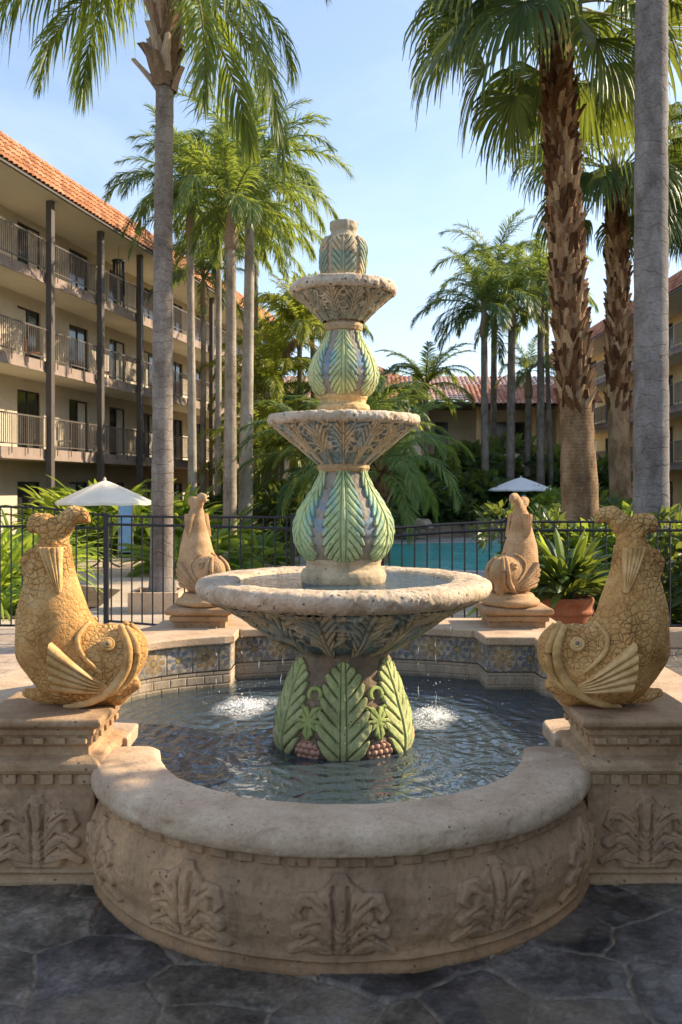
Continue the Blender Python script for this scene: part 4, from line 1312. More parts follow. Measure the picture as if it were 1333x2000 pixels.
def fan(Lp=1.1, R=1.0, e0=.9, droop=.5, nseg=40, spread=1.9, hang=.55, w=.05, seed=0, K=7, r0=.02, split=.45):
    r = np.random.default_rng(seed)
    n = 10; s = np.linspace(0, 1, n); e = e0 - droop * s ** 1.3
    P = np.zeros((n, 3)); P[1:, 0] = np.cumsum(np.cos(e[1:])) / (n - 1) * Lp; P[1:, 2] = np.cumsum(np.sin(e[1:])) / (n - 1) * Lp
    h = P[-1]; e1 = e[-1] - .25
    D = np.array((math.cos(e1), 0, math.sin(e1))); Nn = np.array((-math.sin(e1), 0, math.cos(e1))); Yv = np.array((0, 1.0, 0))
    a = np.linspace(-spread, spread, nseg) + r.normal(0, .012, nseg)
    d = norm(D * np.cos(a)[:, None] + Yv * np.sin(a)[:, None] + Nn * (.10 + .22 * np.abs(np.sin(a)))[:, None] * 1.0)
    ln = R * (1 - .22 * (np.abs(a) / spread) ** 2) * r.uniform(.88, 1.06, nseg)
    t = np.linspace(0, 1, K)
    hg = hang * r.uniform(.6, 1.3, nseg)
    kink = np.clip((t - split) / (1 - split), 0, 1) ** 1.5
    back = Nn * -1
    Pc = h + ln[:, None, None] * (d[:, None] * (t - .24 * kink * t)[None, :, None] + np.array((0, 0, -1.0)) * (hg[:, None] * kink[None])[..., None])
    da = 2 * spread / nseg
    W = np.minimum(ln[:, None] * t[None] * math.tan(da / 2) * 1.12, w) * np.interp(t, [0, split, .75, 1], [1, 1, .55, .05])[None] + .002
    S = norm(np.cross(np.gradient(Pc, axis=1), np.broadcast_to(Nn + Yv * .35 * np.where(np.arange(nseg) % 2, 1, -1)[:, None], (nseg, 3))[:, None]))
    V, Fq = strips(Pc, W, S)
    mb = MB(); mb.add(V, Fq.tolist(), 0)
    mb.tube(P, r0 * (1.2 - .5 * s), 6, 1)
    return mb


def mb_arrays(mb):
    return np.concatenate(mb.V), mb.Fc, mb.I


def crown_specs(n, tiers, seed, jitter=.25):
    """tiers: list of (share, variant list) from top to bottom; yields (variant, azimuth, scale)"""
    r = np.random.default_rng(seed)
    out = []
    for k in range(n):
        f = (k + .5) / n
        acc = 0
        for share, vs in tiers:
            acc += share
            if f <= acc + 1e-6:
                out.append((vs[int(r.integers(len(vs)))], k * 2.39996 + r.normal(0, jitter), r.uniform(.86, 1.10)))
                break
    return out


def rotz(V, a, s=1.0):
    c, n = math.cos(a), math.sin(a)
    return (V * s) @ np.array([[c, n, 0], [-n, c, 0], [0, 0, 1]])


def boots(path, r, z0, z1, per, step, size, mat, root, seed=0, lean=.55, name='leaf_bases'):
    """old leaf bases clasping the trunk in a spiral"""
    rg = np.random.default_rng(seed)
    mb = MB()
    pz = np.array([p[2] for p in path])
    z = z0; k = 0
    while z < z1:
        f = (z - z0) / (z1 - z0)
        for j in range(per):
            a = k * 2.39996 + rg.normal(0, .12); k += 1
            zz = z + step * j / per
            c = np.array([np.interp(zz, pz, [p[i] for p in path]) for i in range(2)] + [zz])
            rr = float(np.interp(zz, pz, r)) if not np.isscalar(r) else r
            o = np.array((math.cos(a), math.sin(a), 0)); t = np.array((-math.sin(a), math.cos(a), 0)); u = np.array((0, 0, 1.0))
            L = size * rg.uniform(.75, 1.3); w = size * .34 * rg.uniform(.75, 1.25); ln = lean * rg.uniform(.5, 1.4)
            tw = rg.normal(0, .25)
            V = []
            for q, ww, oo in ((0, 1.15, .0), (.35, 1.0, .22), (.72, .62, .62), (1.0, .40, 1.0)):
                cc = c + u * (L * q) + o * (rr * .93 + ln * L * oo * .55) + t * (tw * L * q)
                th = size * .15 * (1 - .3 * q)
                for sx, so in ((-1, 0), (0, 1), (1, 0), (0, -1)):
                    V.append(cc + t * (sx * w * ww * .8) + o * ((th if so == 1 else (-th * 1.2 if so == -1 else -th * .5))))
            Fc = []
            for i in range(3):
                for j2 in range(4):
                    k2 = (j2 + 1) % 4
                    Fc.append((i * 4 + j2, i * 4 + k2, i * 4 + 4 + k2, i * 4 + 4 + j2))
            Fc.append((12, 13, 14, 15))
            mb.add(np.array(V), Fc)
        z += step
    return mb.build(name, mat, root)


def palm(label, base, pts, rad, bark, crown, leafm, seed=0, group=None, shaft=None, bootz=None, n=24, tiers=None, individual=False, name='palm_tree', top_off=0.0, dead=None, wob=.012):
    """base: world (x,y,z); pts: trunk points relative to it; rad: radii; crown: dict of frond variants"""
    root = thing(name, label, 'palm tree', base, 0, group)
    P = catmull(pts, 10 if base[1] > 13 else 60) if len(pts) > 2 else np.array([np.array(pts[0]) + (np.array(pts[1]) - np.array(pts[0])) * t for t in np.linspace(0, 1, 24)])
    t = np.linspace(0, 1, len(P)); R = np.interp(t, np.linspace(0, 1, len(rad)), rad)
    R = R * (1 + wob * np.sin(P[:, 2] * 7 + seed) + wob * .8 * np.sin(P[:, 2] * 17 + 2 * seed))
    R = R * (1 + .03 * (vnoise(np.c_[P[:, 2] * 3.1, P[:, 2] * 0, P[:, 2] * 0 + seed], seed) - .5) + .03 * (vnoise(np.c_[P[:, 2] * 11, P[:, 2] * 0, P[:, 2] * 0 + seed], seed + 1) - .5))
    mb = MB(); mb.tube(P, R, 20); mb.build('trunk', bark, root, True)
    top = P[-1]
    if shaft:
        (h0, h1, r0, r1, m) = shaft
        pz = P[:, 2]
        zs = np.linspace(top[2] - h0, top[2] + h1, 9)
        xs = np.interp(zs, pz, P[:, 0]); ys = np.interp(zs, pz, P[:, 1])
        mb = MB(); mb.tube(np.c_[xs, ys, zs], np.interp(np.linspace(0, 1, 9), [0, .25, 1], [r0, r0 * 1.12, r1]), 14); mb.build('crownshaft', m, root, True)
    if bootz:
        z0, z1, per, step, size, m, lean = bootz
        boots([tuple(p) for p in P], R, z0, z1, per, step, size, m, root, seed, lean)
    specs = crown_specs(n, tiers, seed)
    rg = np.random.default_rng(seed + 99)
    if individual:
        meshes = {}
        for v, a, s in specs:
            if v not in meshes:
                o = crown[v].build('frond', leafm, root); meshes[v] = o.data
            else:
                o = bpy.data.objects.new('frond', meshes[v]); COL.objects.link(o); o.parent = root
            o.location = tuple(top + np.array((math.cos(a) * .06, math.sin(a) * .06, top_off + rg.normal(0, .05))))
            o.rotation_euler = (rg.normal(0, .10), 0, a); o.scale = (s, s, s)
    else:
        mb = MB()
        for v, a, s in specs:
            V, Fc, I = mb_arrays(crown[v])
            off = top + np.array((math.cos(a) * .06, math.sin(a) * .06, top_off + rg.normal(0, .08)))
            V = rotz(V, a, s) + off
            n0 = mb.n
            mb.V.append(V); mb.Fc += [tuple(i + n0 for i in f) for f in Fc]; mb.I += I; mb.n += len(V)
        mb.build('crown', leafm, root)
    if dead:
        m_ = MB()
        for k in range(dead[0]):
            V, Fc, I = mb_arrays(dead[1])
            V = rotz(V, k * 2.1 + seed, dead[2]) + top + (0, 0, -.25)
            n0 = m_.n
            m_.V.append(V); m_.Fc += [tuple(i + n0 for i in f) for f in Fc]; m_.I += [0] * len(I); m_.n += len(V)
        m_.build('dead_fronds', [MAT['dead']], root)
    return root


def make_palms():
    M = MAT
    A = lambda px, d: at(px, 0, d)[0]
    q = {}
    # queen palm: long plumose arching fronds
    q['up'] = pinnate(3.6, 1.35, 1.5, 100, .78, .017, .55, .30, 1, r0=.03)
    q['up2'] = pinnate(3.7, 1.15, 1.7, 100, .80, .017, .65, .30, 2, r0=.03)
    q['mid'] = pinnate(3.8, .75, 1.9, 110, .80, .017, .8, .28, 3, r0=.03)
    q['mid2'] = pinnate(3.7, .5, 1.9, 110, .78, .017, .85, .28, 4, r0=.03)
    q['low'] = pinnate(3.6, .15, 1.75, 110, .74, .017, .8, .26, 5, r0=.03)
    q['hang'] = pinnate(3.7, -.25, 1.3, 110, .62, .016, .6, .26, 6, r0=.03, power=.8)
    LM = lambda k: [M[k], M['rachis']]
    # near queen palm in its box planter
    x = A(318, 11.6)
    root = palm('tall grey queen palm rising from a box planter in front of the left building', (x, 11.6, .15),
                [(0, 0, 0), (-.01, 0, .35), (0, 0, 1.6), (.0, 0, 3.4), (.015, 0, 5.2), (.03, 0, 6.6), (.04, 0, 7.9)], [.185, .15, .135, .122, .115, .11, .13], M['bark_grey'], q, LM('queen'), 3,
                n=1, tiers=[(1, ['up'])], individual=True, bootz=(6.32, 7.85, 8, .16, .36, M['boot_tan'], .62), top_off=0)
    top = np.array((.04, 0, 7.9))
    # fronds placed where the photograph shows them: (variant, azimuth deg, scale, lift)
    mesh = {}
    fr = [('low', 184, .97, -.05), ('mid2', 173, .80, .15), ('up2', 168, .8, .25), ('hang', -56, .80, -.05), ('hang', -38, .86, .1), ('low', -60, .95, .05), ('mid2', -20, .60, .1), ('mid', 12, .62, .2), ('low', 20, .60, -.05), ('hang', 28, .8, .05),
          ('up', 60, .9, .3), ('up', 120, .9, .3), ('mid', 95, .9, .2), ('mid2', 130, .85, .1), ('low', 75, .85, 0), ('up2', 215, .8, .25), ('up', 270, .8, .3), ('up2', 310, .8, .3), ('mid', 200, .62, .2), ('low', 160, .66, -.05)]
    for v, a, s, lf in fr:
        if v not in mesh:
            o = q[v].build('frond', LM('queen'), root); mesh[v] = o.data
        else:
            o = bpy.data.objects.new('frond', mesh[v]); COL.objects.link(o); o.parent = root
        a = math.radians(a)
        o.location = tuple(top + np.array((math.cos(a) * .08, math.sin(a) * .08, lf - .05))); o.rotation_euler = (random.gauss(0, .08), 0, a); o.scale = (s, s, s)

    # medium detail crowns for the taller palms further back
    k = {}
    k['up'] = pinnate(3.3, 1.38, 1.2, 64, .72, .022, .28, .30, 11, r0=.03)
    k['up2'] = pinnate(3.4, 1.12, 1.5, 64, .76, .022, .36, .30, 12, r0=.03)
    k['mid'] = pinnate(3.4, .82, 1.75, 66, .78, .022, .45, .28, 13, r0=.03)
    k['mid2'] = pinnate(3.3, .55, 1.75, 66, .76, .022, .55, .26, 14, r0=.03)
    k['low'] = pinnate(3.1, .2, 1.5, 64, .70, .022, .6, .24, 15, r0=.03)
    k['hang'] = pinnate(3.0, -.35, 1.0, 60, .58, .022, .5, .2, 16, r0=.03)
    T = [(.26, ['up', 'up2']), (.28, ['up2', 'mid']), (.24, ['mid2', 'low']), (.22, ['low', 'hang'])]
    gl = 'slim palms in front of the left building'
    for (label, px0, d, py0, px1, pyc, r0, r1, bark, leafm, n, sc_, sd, sh) in (
            ('slim palm with a tan trunk lit along its right edge, second from the queen palm', 449, 25, 1085, 452, 452, .175, .14, 'bark_tan', 'king', 30, .86, 21, 'boot'),
            ('stout pale palm trunk just left of the fountain top with a high bright crown', 479, 28, 1000, 489, 385, .20, .145, 'bark_pale', 'king', 34, .98, 22, 'green'),
            ('slim pale palm close beside the queen palm trunk with a brown crownshaft', 377, 29, 950, 372, 430, .135, .11, 'bark_pale', 'dusky', 30, .92, 23, 'boot'),
            ('thin pale palm between the two tan trunks', 426, 34, 985, 428, 500, .12, .10, 'bark_pale', 'king', 26, .85, 24, 'green'),
            ('thin dark palm with a drooping brown crownshaft behind the pale ones', 396, 37, 960, 398, 575, .13, .10, 'bark_tan', 'dusky', 20, .85, 25, 'boot'),
            ('distant slim palm at the right end of the trunk row', 497, 38, 960, 500, 500, .12, .10, 'bark_pale', 'king', 22, 1.0, 26, 'green')):
        z0 = gz(d); ztop = H - (pyc - Y0) / F * d - z0
        x0, x1 = A(px0, d), A(px1, d)
        kk = {a: b for a, b in k.items()}
        P = [(0, 0, 0), ((x1 - x0) * .3, 0, ztop * .35), ((x1 - x0) * .75, 0, ztop * .7), (x1 - x0, 0, ztop)]
        shaft = (.5, .75, r1 * 1.25, r1 * .55, M['boot_tan'] if sh == 'boot' else M['rachis'])
        rt = palm(label, (x0, d, z0), P, [r0 * 1.15, r0, r1 * 1.05, r1], M[bark], {a: scaled(b, sc_) for a, b in k.items()}, LM(leafm), sd, gl, shaft, None, n, T, top_off=.7)
    gr = 'slim palms beyond the pool'
    for (label, px0, d, px1, pyc, r0, leafm, n, sc_, sd) in (
            ('leftmost slim palm of the row beyond the pool, with a full dark crown', 949, 40, 946, 640, .17, 'dusky', 26, .98, 31),
            ('slim palm with a tall narrow trunk, second of the row beyond the pool', 963, 45, 966, 560, .16, 'dusky', 24, 1.0, 32),
            ('slim palm with a ragged brown crownshaft, third of the row beyond the pool', 996, 41, 1000, 620, .19, 'king', 24, .92, 33),
            ('short slim palm with a small low crown under its taller neighbours', 1029, 43, 1033, 760, .17, 'king', 18, .62, 34),
            ('slim palm right of the short one, with a crown against the sky', 1056, 42, 1057, 590, .18, 'king', 24, .95, 35),
            ('thin twin stemmed palm next to the big shaggy palm', 1079, 44, 1068, 640, .12, 'king', 20, .85, 36)):
        z0 = -.2; ztop = H - (pyc - Y0) / F * d - z0
        x0, x1 = A(px0, d), A(px1, d)
        palm(label, (x0, d, z0), [(0, 0, 0), ((x1 - x0) * .4, 0, ztop * .4), ((x1 - x0) * .8, 0, ztop * .75), (x1 - x0, 0, ztop)], [r0 * 1.1, r0, r0 * .9, r0 * .8], M['bark_grey'], {a: scaled(b, sc_) for a, b in k.items()}, LM(leafm), sd, gr,
             (.4, .9, r0 * 1.05, r0 * .5, M['boot_tan']), None, n, T, top_off=.8)
    # coconut like palm over the red roof
    c = {}
    c['up'] = pinnate(3.0, 1.2, 1.35, 60, .62, .024, .3, .12, 41, r0=.035); c['mid'] = pinnate(3.2, .8, 1.6, 60, .66, .024, .45, .12, 42, r0=.035)
    c['low'] = pinnate(2.9, .3, 1.6, 60, .72, .03, .7, .12, 43, r0=.035); c['low2'] = pinnate(2.6, -.2, 1.2, 56, .6, .03, .7, .12, 44, r0=.035)
    d = 44
    palm('low feathery palm with an open crown in front of the red tiled roof', (A(832, d), d, -.2), [(0, 0, 0), (.05, 0, 2.5), (0, 0, 6.4)], [.2, .15, .12], M['bark_tan'], c, LM('king'), 45, None, None, None, 20, [(.3, ['up']), (.4, ['mid']), (.3, ['low', 'low2'])], top_off=.1)
    d = 36
    palm('dark feathery palm partly hidden behind the upper vase', (A(715, d), d, -.3), [(0, 0, 0), (.0, 0, 2.0), (.1, 0, 4.9)], [.2, .15, .12], M['bark_tan'], c, LM('dusky'), 46, None, None, None, 20, [(.3, ['up', 'mid']), (.4, ['mid']), (.3, ['low', 'low2'])], top_off=.1)
    # wide low arching palms right behind the fountain
    w = {}
    w['up'] = pinnate(3.1, 1.35, 1.6, 80, .56, .017, .3, .15, 51, r0=.03); w['mid'] = pinnate(3.3, .95, 2.0, 80, .58, .017, .38, .15, 52, r0=.03)
    w['low'] = pinnate(3.2, .5, 2.0, 80, .55, .017, .45, .15, 53, r0=.03); w['hang'] = pinnate(2.9, .05, 1.6, 76, .5, .017, .45, .15, 54, r0=.03)
    TW = [(.25, ['up']), (.35, ['mid']), (.25, ['low']), (.15, ['hang'])]
    for (label, px, d, zt, n, sd, lm, s_) in (('low arching palm with long drooping fronds to the right of the middle bowl', 742, 23, 2.3, 24, 55, 'king', .92), ('dark low arching palm to the left of the middle bowl', 628, 28, 2.6, 24, 56, 'dusky', 1.1), ('broad low palm behind the vases, deep green', 690, 31, 3.0, 24, 57, 'dusky', 1.15)):
        palm(label, (A(px, d), d, gz(d)), [(0, 0, 0), (.03, 0, .8), (0, 0, zt)], [.22, .18, .15], M['bark_brown'], {a: scaled(b, s_) for a, b in w.items()}, LM(lm), sd, None, None, (.3, zt, 5, .18, .3, M['boot'], .7), n, TW)
    # golden cane palm thicket behind the left trunks
    a_ = {}
    a_['up'] = pinnate(2.9, 1.45, .9, 50, .66, .026, .35, .2, 61, r0=.02); a_['mid'] = pinnate(3.1, 1.05, 1.7, 50, .7, .026, .5, .2, 62, r0=.02); a_['low'] = pinnate(3.0, .5, 1.8, 50, .66, .026, .65, .2, 63, r0=.02)
    for i, (label, px, d, zt, n, sd) in enumerate((('golden green palm clump filling the gap left of the top bowl', 538, 40, 7.0, 30, 64), ('taller golden palm with brown hanging fronds beside the top bowl', 585, 38, 8.2, 30, 65), ('golden green palm lower in the gap behind the tan trunks', 515, 43, 4.2, 24, 66), ('bright golden palm behind the middle bowl on the left', 570, 44, 4.6, 26, 67), ('yellow green palm low behind the dark arching palm', 610, 41, 3.4, 22, 68), ('golden palm crown peeping right of the upper vase', 735, 46, 5.0, 18, 69), ('golden palm filling the space right of the stout pale trunk', 522, 37, 5.6, 28, 70), ('tall golden palm directly behind the upper vase', 610, 42, 9.2, 26, 71), ('low golden palm beside the pale trunks', 505, 35, 2.8, 24, 72), ('bright low golden palm behind the left edge of the middle bowl', 550, 36, 3.0, 26, 73))):
        palm(label, (A(px, d), d, -.3), [(0, 0, 0), (.05, 0, zt * .5), (.0, 0, zt)], [.14, .11, .10], M['bark_tan'], a_, LM('areca'), sd, 'golden palms in the middle distance', None, None, n, [(.3, ['up']), (.4, ['mid']), (.3, ['low'])], dead=(5, k['hang'], .6) if i == 1 else None)
    # shaggy fan palms on the right
    f = {}
    f['up'] = fan(1.35, 1.25, 1.35, .35, 58, 1.9, .22, .032, 71); f['up2'] = fan(1.45, 1.3, 1.05, .5, 58, 1.95, .30, .032, 72)
    f['mid'] = fan(1.5, 1.35, .65, .6, 58, 2.0, .38, .032, 73); f['mid2'] = fan(1.5, 1.3, .3, .6, 58, 2.0, .45, .032, 74)
    f['low'] = fan(1.4, 1.3, -.05, .6, 58, 1.9, .48, .032, 75); f['hang'] = fan(1.25, 1.15, -.5, .5, 52, 1.7, .4, .032, 76)
    TF = [(.28, ['up', 'up2']), (.27, ['mid']), (.25, ['mid2', 'low']), (.20, ['low', 'hang'])]
    d = 14.0
    P = [(A(px, d) - A(1137, d), 0, H - (py - Y0) / F * d - gz(d)) for px, py in ((1137, 1130), (1135, 1030), (1131, 930), (1124, 770), (1106, 500), (1094, 250), (1082, 40))]
    P[0] = (P[0][0], 0, -.05)
    palm('big leaning fan palm with a shaggy brown trunk of old leaf bases', (A(1137, d), d, gz(d)), P, [.30, .29, .275, .235, .225, .215, .20], M['bark_brown'], f, LM('fan'), 77, 'shaggy fan palms on the right', None,
         (2.75, P[-1][2] - .1, 11, .115, .24, M['boot'], .5), 34, TF, individual=True, top_off=.1)
    d = 22.0
    P = [(A(px, d) - A(1213, d), 0, H - (py - Y0) / F * d - gz(d)) for px, py in ((1213, 1100), (1212, 980), (1208, 800), (1207, 560), (1206, 350))]
    P[0] = (P[0][0], 0, -.05)
    palm('second fan palm further back with a rough trunk, beside the smooth grey trunk', (A(1213, d), d, gz(d)), P, [.28, .26, .25, .23, .21], M['bark_brown'], f, LM('fan'), 78, 'shaggy fan palms on the right', None,
         (3.7, P[-1][2] - .05, 10, .15, .28, M['boot'], .45), 38, TF, individual=True, top_off=.1)
    d = 25.0
    x = A(1398, d)
    palm('fan palm at the right edge showing only the ends of its fronds', (x, d, gz(d)), [(0, 0, 0), (0, 0, 5), (0, 0, 9.9)], [.3, .28, .25], M['bark_brown'], f, LM('fan'), 79, 'shaggy fan palms on the right', None, (4.5, 9.8, 8, .22, .3, M['boot'], .5), 34, TF, top_off=.1)
    # smooth grey royal palm trunk
    d = 10.5
    x = A(1272, d)
    palm('smooth grey palm trunk rising past the top of the view on the right', (x, d, gz(d) + .0), [(0, 0, 0), (.0, 0, 1.5), (.0, 0, 4.5), (.01, 0, 8.0), (.02, 0, 10.5)], [.215, .20, .185, .175, .16], M['bark_royal'], k, LM('king'), 80, None, (.2, 1.4, .17, .08, M['rachis']), None, 18, T, top_off=1.3)


def scaled(mb, s):
    m = MB(); m.V = [v * s for v in mb.V]; m.Fc = mb.Fc; m.I = mb.I; m.n = mb.n
    return m


# ================================================================== SHRUBS
def leaf_clump(n, L, w, e_rng, droop, seed, kind='strap', r0=.12, K=7, h0=0.0, petiole=.3):
    r = np.random.default_rng(seed)
    az = r.uniform(0, 2 * PI, n); e0 = r.uniform(*e_rng, n); ln = L * r.uniform(.65, 1.1, n); dr = droop * r.uniform(.6, 1.3, n)
    t = np.linspace(0, 1, K)
    e = e0[:, None] - dr[:, None] * t[None] ** 1.6
    dh = np.cos(e) * (ln / (K - 1))[:, None]; dz = np.sin(e) * (ln / (K - 1))[:, None]
    hx = np.cumsum(dh, 1) - dh[:, :1]; hz = np.cumsum(dz, 1) - dz[:, :1]
    b = r.uniform(0, r0, n)[:, None]
    P = np.stack([np.cos(az)[:, None] * (hx + b), np.sin(az)[:, None] * (hx + b), hz + h0 * r.uniform(0, 1, n)[:, None]], -1)
    if kind == 'strap':
        prof = np.interp(t, [0, .2, .6, 1], [.8, 1, .8, .05])
    else:
        prof = np.interp(t, [0, petiole, petiole + .12, .65, .85, 1], [.10, .10, .75, 1, .7, .04])
    W = w * prof[None] * r.uniform(.75, 1.15, n)[:, None]
    side = np.stack([-np.sin(az), np.cos(az), 0 * az], 1)
    tw = r.normal(0, .35, n)
    S = norm(side * np.cos(tw)[:, None] + np.array((0, 0, 1.0)) * np.sin(tw)[:, None])[:, None] * np.ones((1, K, 1))
    T = norm(np.gradient(P, axis=1)); N = norm(np.cross(S, T))
    # folded blade: centre line plus two raised edges
    cV = P; lV = P - S * W[..., None] + N * (W * .28)[..., None]; rV = P + S * W[..., None] + N * (W * .28)[..., None]
    V = np.stack([lV, cV, rV], 2).reshape(-1, 3)
    i = np.arange(n)[:, None] * K * 3; k = np.arange(K - 1)[None] * 3; a = i + k
    Fc = np.concatenate([np.stack([a, a + 1, a + 4, a + 3], -1).reshape(-1, 4), np.stack([a + 1, a + 2, a + 5, a + 4], -1).reshape(-1, 4)])
    mb = MB(); mb.add(V, Fc.tolist())
    return mb


def leaf_mass(n, rx, ry, rz, L, w, seed, lobes=9, flat=.0):
    """bushy volume of separate leaves round several lobes"""
    r = np.random.default_rng(seed)
    c = np.stack([r.uniform(-.7, .7, lobes) * rx, r.uniform(-.7, .7, lobes) * ry, r.uniform(.25, .85, lobes) * rz], 1)
    rad = np.array((rx, ry, rz)) * r.uniform(.28, .5, (lobes, 1))
    i = r.integers(0, lobes, n)
    d = norm(r.normal(size=(n, 3))); d[:, 2] = np.where(d[:, 2] < -.3, -d[:, 2], d[:, 2])
    p = c[i] + d * rad[i] * r.uniform(.55, 1.05, (n, 1)) ** .6
    p[:, 2] = np.maximum(p[:, 2], .03)
    ax = norm(d + r.normal(0, .6, (n, 3)) + (0, 0, -.25)); sd = norm(np.cross(ax, r.normal(size=(n, 3))))
    ll = L * r.uniform(.6, 1.25, n)
    nn = np.cross(ax, sd)
    V = np.stack([p, p + ax * (ll * .5)[:, None] - sd * (w * ll / L)[:, None], p + ax * ll[:, None] - np.array((0, 0, .15)) * ll[:, None], p + ax * (ll * .5)[:, None] + sd * (w * ll / L)[:, None]], 1).reshape(-1, 3)
    b = np.arange(n)[:, None] * 4
    Fc = np.concatenate([b + np.array([[0, 1, 2, 3]])])
    mb = MB(); mb.add(V, Fc.tolist())
    return mb


def plant(name, label, cat, mb, mat, loc, rz=0.0, s=1.0, group=None, data=None):
    if data is None:
        o = mb.build(name, mat)
    else:
        o = bpy.data.objects.new(name, data); COL.objects.link(o)
    o.location = loc; o.rotation_euler = (0, 0, rz); o.scale = (s, s, s)
    tag(o, label, cat, group)
    return o


def make_plants():
    M = MAT
    A = lambda px, d: at(px, 0, d)[0]
    g = 'lime strap leaved plants behind the gate'
    for i, (label, px, d, s, n, e) in enumerate((
            ('largest lime strap leaved clump at the left edge behind the gate', -40, 12.8, 1.6, 170, (.7, 1.5)),
            ('lime strap leaved clump with tall upright blades near the left umbrella', 42, 14.2, 1.5, 140, (.95, 1.5)),
            ('low drooping lime clump spilling over the path edge', 25, 11.6, .75, 110, (.2, 1.1)),
            ('lime clump at the left edge, drooping close to the fence', -15, 11.2, .9, 120, (.1, 1.1)),
            ('back lime clump rising behind the others at the left', 5, 16.2, 1.5, 120, (.95, 1.5)))):
        plant('strap_leaf_plant', label, 'plant', leaf_clump(n, 1.15, .032, e, 1.7, 300 + i, 'strap', .25), M['strap'], (A(px, d), d, gz(d)), 0, s, g)
    # clipped planting along the left building
    g = 'shrubs along the foot of the left building'
    for i, (px, d, s) in enumerate(((132, 27, .95), (165, 26, .9), (200, 28, 1.15), (238, 28.5, 1.05), (275, 27, 1.2), (150, 29, 1.1), (345, 27, 1.0))):
        plant('leafy_shrub', ('bright green shrub left of the cream umbrella', 'light shrub behind the left slope of the umbrella', 'tall leafy shrub above the cream umbrella', 'spiky lit shrub at the right of the umbrella top', 'dense shrub just left of the queen palm trunk', 'shrub under the second brown post', 'shrub right behind the queen palm trunk')[i], 'shrub',
              leaf_clump(120, 1.35, .065, (.2, 1.5), 1.3, 320 + i, 'paddle', .5, h0=.5), M['strap'] if i % 2 == 0 else M['broad'], (A(px, d), d, gz(d)), i, s * 1.42, g)
    # big paddle leaved plants beside the queen palm
    g = 'paddle leaved plants between the palm trunks'
    for i, (label, px, d, s, mt) in enumerate((('broad paddle leaved plant close to the right of the queen palm', 352, 20, 1.15, 'broad'), ('paddle leaved plant with lit leaves beside the tan trunk', 395, 21, 1.2, 'broad'), ('tall paddle leaved plant behind its neighbours', 420, 26, 1.5, 'broad'), ('paddle leaved plant at the foot of the tan trunk', 432, 22, .85, 'broad'), ('low paddle leaved plant right of the stout pale trunk', 505, 23, .9, 'broad'), ('paddle leaved plant in the gap right of the pale trunk', 480, 24, .8, 'broad'))):
        plant('paddle_leaf_plant', label, 'plant', leaf_clump(46, 1.35, .115, (.35, 1.5), 1.15, 340 + i, 'paddle', .25, 8), M[mt], (A(px, d), d, gz(d)), 0, s, g)
    # dark planting across the middle and round the pool
    g = 'dark shrubs on the bank beyond the pool'
    spots = [(560, 26, 1.0, 'broad'), (600, 30, 1.5, 'dark'), (668, 31, 1.7, 'dark'), (770, 36, 1.6, 'dark'), (800, 39, 2.4, 'dark'), (838, 36, 1.5, 'dark'), (868, 42, 3.0, 'dark'), (905, 38, 1.8, 'dark'), (918, 44, 3.0, 'dark'), (945, 36.5, 1.2, 'broad'), (985, 45, 2.0, 'dark'), (1040, 46, 2.6, 'dark'), (1080, 40, 1.7, 'dark'), (1050, 36, 1.3, 'broad'), (880, 35.8, .95, 'dark'), (740, 34, 1.3, 'dark'), (1105, 46, 3.0, 'dark'), (525, 34, 2.0, 'dark'), (560, 37, 2.3, 'dark')]
    words = ['rounded', 'low spreading', 'tall', 'ragged', 'dense', 'loose', 'broad', 'squat', 'towering', 'lighter', 'half hidden', 'bushy', 'narrow', 'grassy', 'small', 'dusky', 'high', 'thick', 'deep green']
    wh = ['under the dark arching palm', 'behind the left vase edge', 'behind the fountain column', 'right of the green vase', 'at the left end of the pool bank', 'above the pool rocks', 'below the red roofed building', 'left of the palm row', 'against the cream wall', 'by the first slim palm', 'behind the white umbrella', 'between the slim palm trunks', 'right of the white umbrella', 'in front of the white umbrella pole', 'at the water end of the bank', 'left of the boulder', 'beside the big fan palm', 'behind the paddle plants', 'under the golden palms']
    for i, (px, d, s, mt) in enumerate(spots):
        kind = i % 3
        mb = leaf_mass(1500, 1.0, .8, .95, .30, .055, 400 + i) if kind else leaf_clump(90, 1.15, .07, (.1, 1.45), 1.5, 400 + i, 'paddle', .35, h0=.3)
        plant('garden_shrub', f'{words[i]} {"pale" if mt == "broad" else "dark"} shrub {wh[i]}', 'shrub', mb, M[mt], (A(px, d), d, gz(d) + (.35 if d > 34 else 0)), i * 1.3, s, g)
    # cycads on the bank
    g = 'cycads above the pool'
    cy = pinnate(1.5, 1.0, 1.4, 40, .22, .012, .3, .1, 88, r0=.014, start=.08)
    for i, (px, d) in enumerate(((940, 35.6), (985, 36.2), (905, 36))):
        V, Fc, I = mb_arrays(cy); mb = MB()
        for j in range(26):
            W_ = rotz(V, j * 2.4, random.uniform(.7, 1.1)); n0 = mb.n
            mb.V.append(W_); mb.Fc += [tuple(q + n0 for q in f) for f in Fc]; mb.I += I; mb.n += len(W_)
        o = mb.build('cycad', [M['dark'], M['rachis']]); o.location = (A(px, d), d, -.1)
        tag(o, ('round cycad above the middle of the pool edge', 'round cycad nearest the white umbrella pole', 'round cycad left of the others above the pool')[i], 'plant', g)
    # right bed behind the fence
    g = 'shaded plants in the right bed'
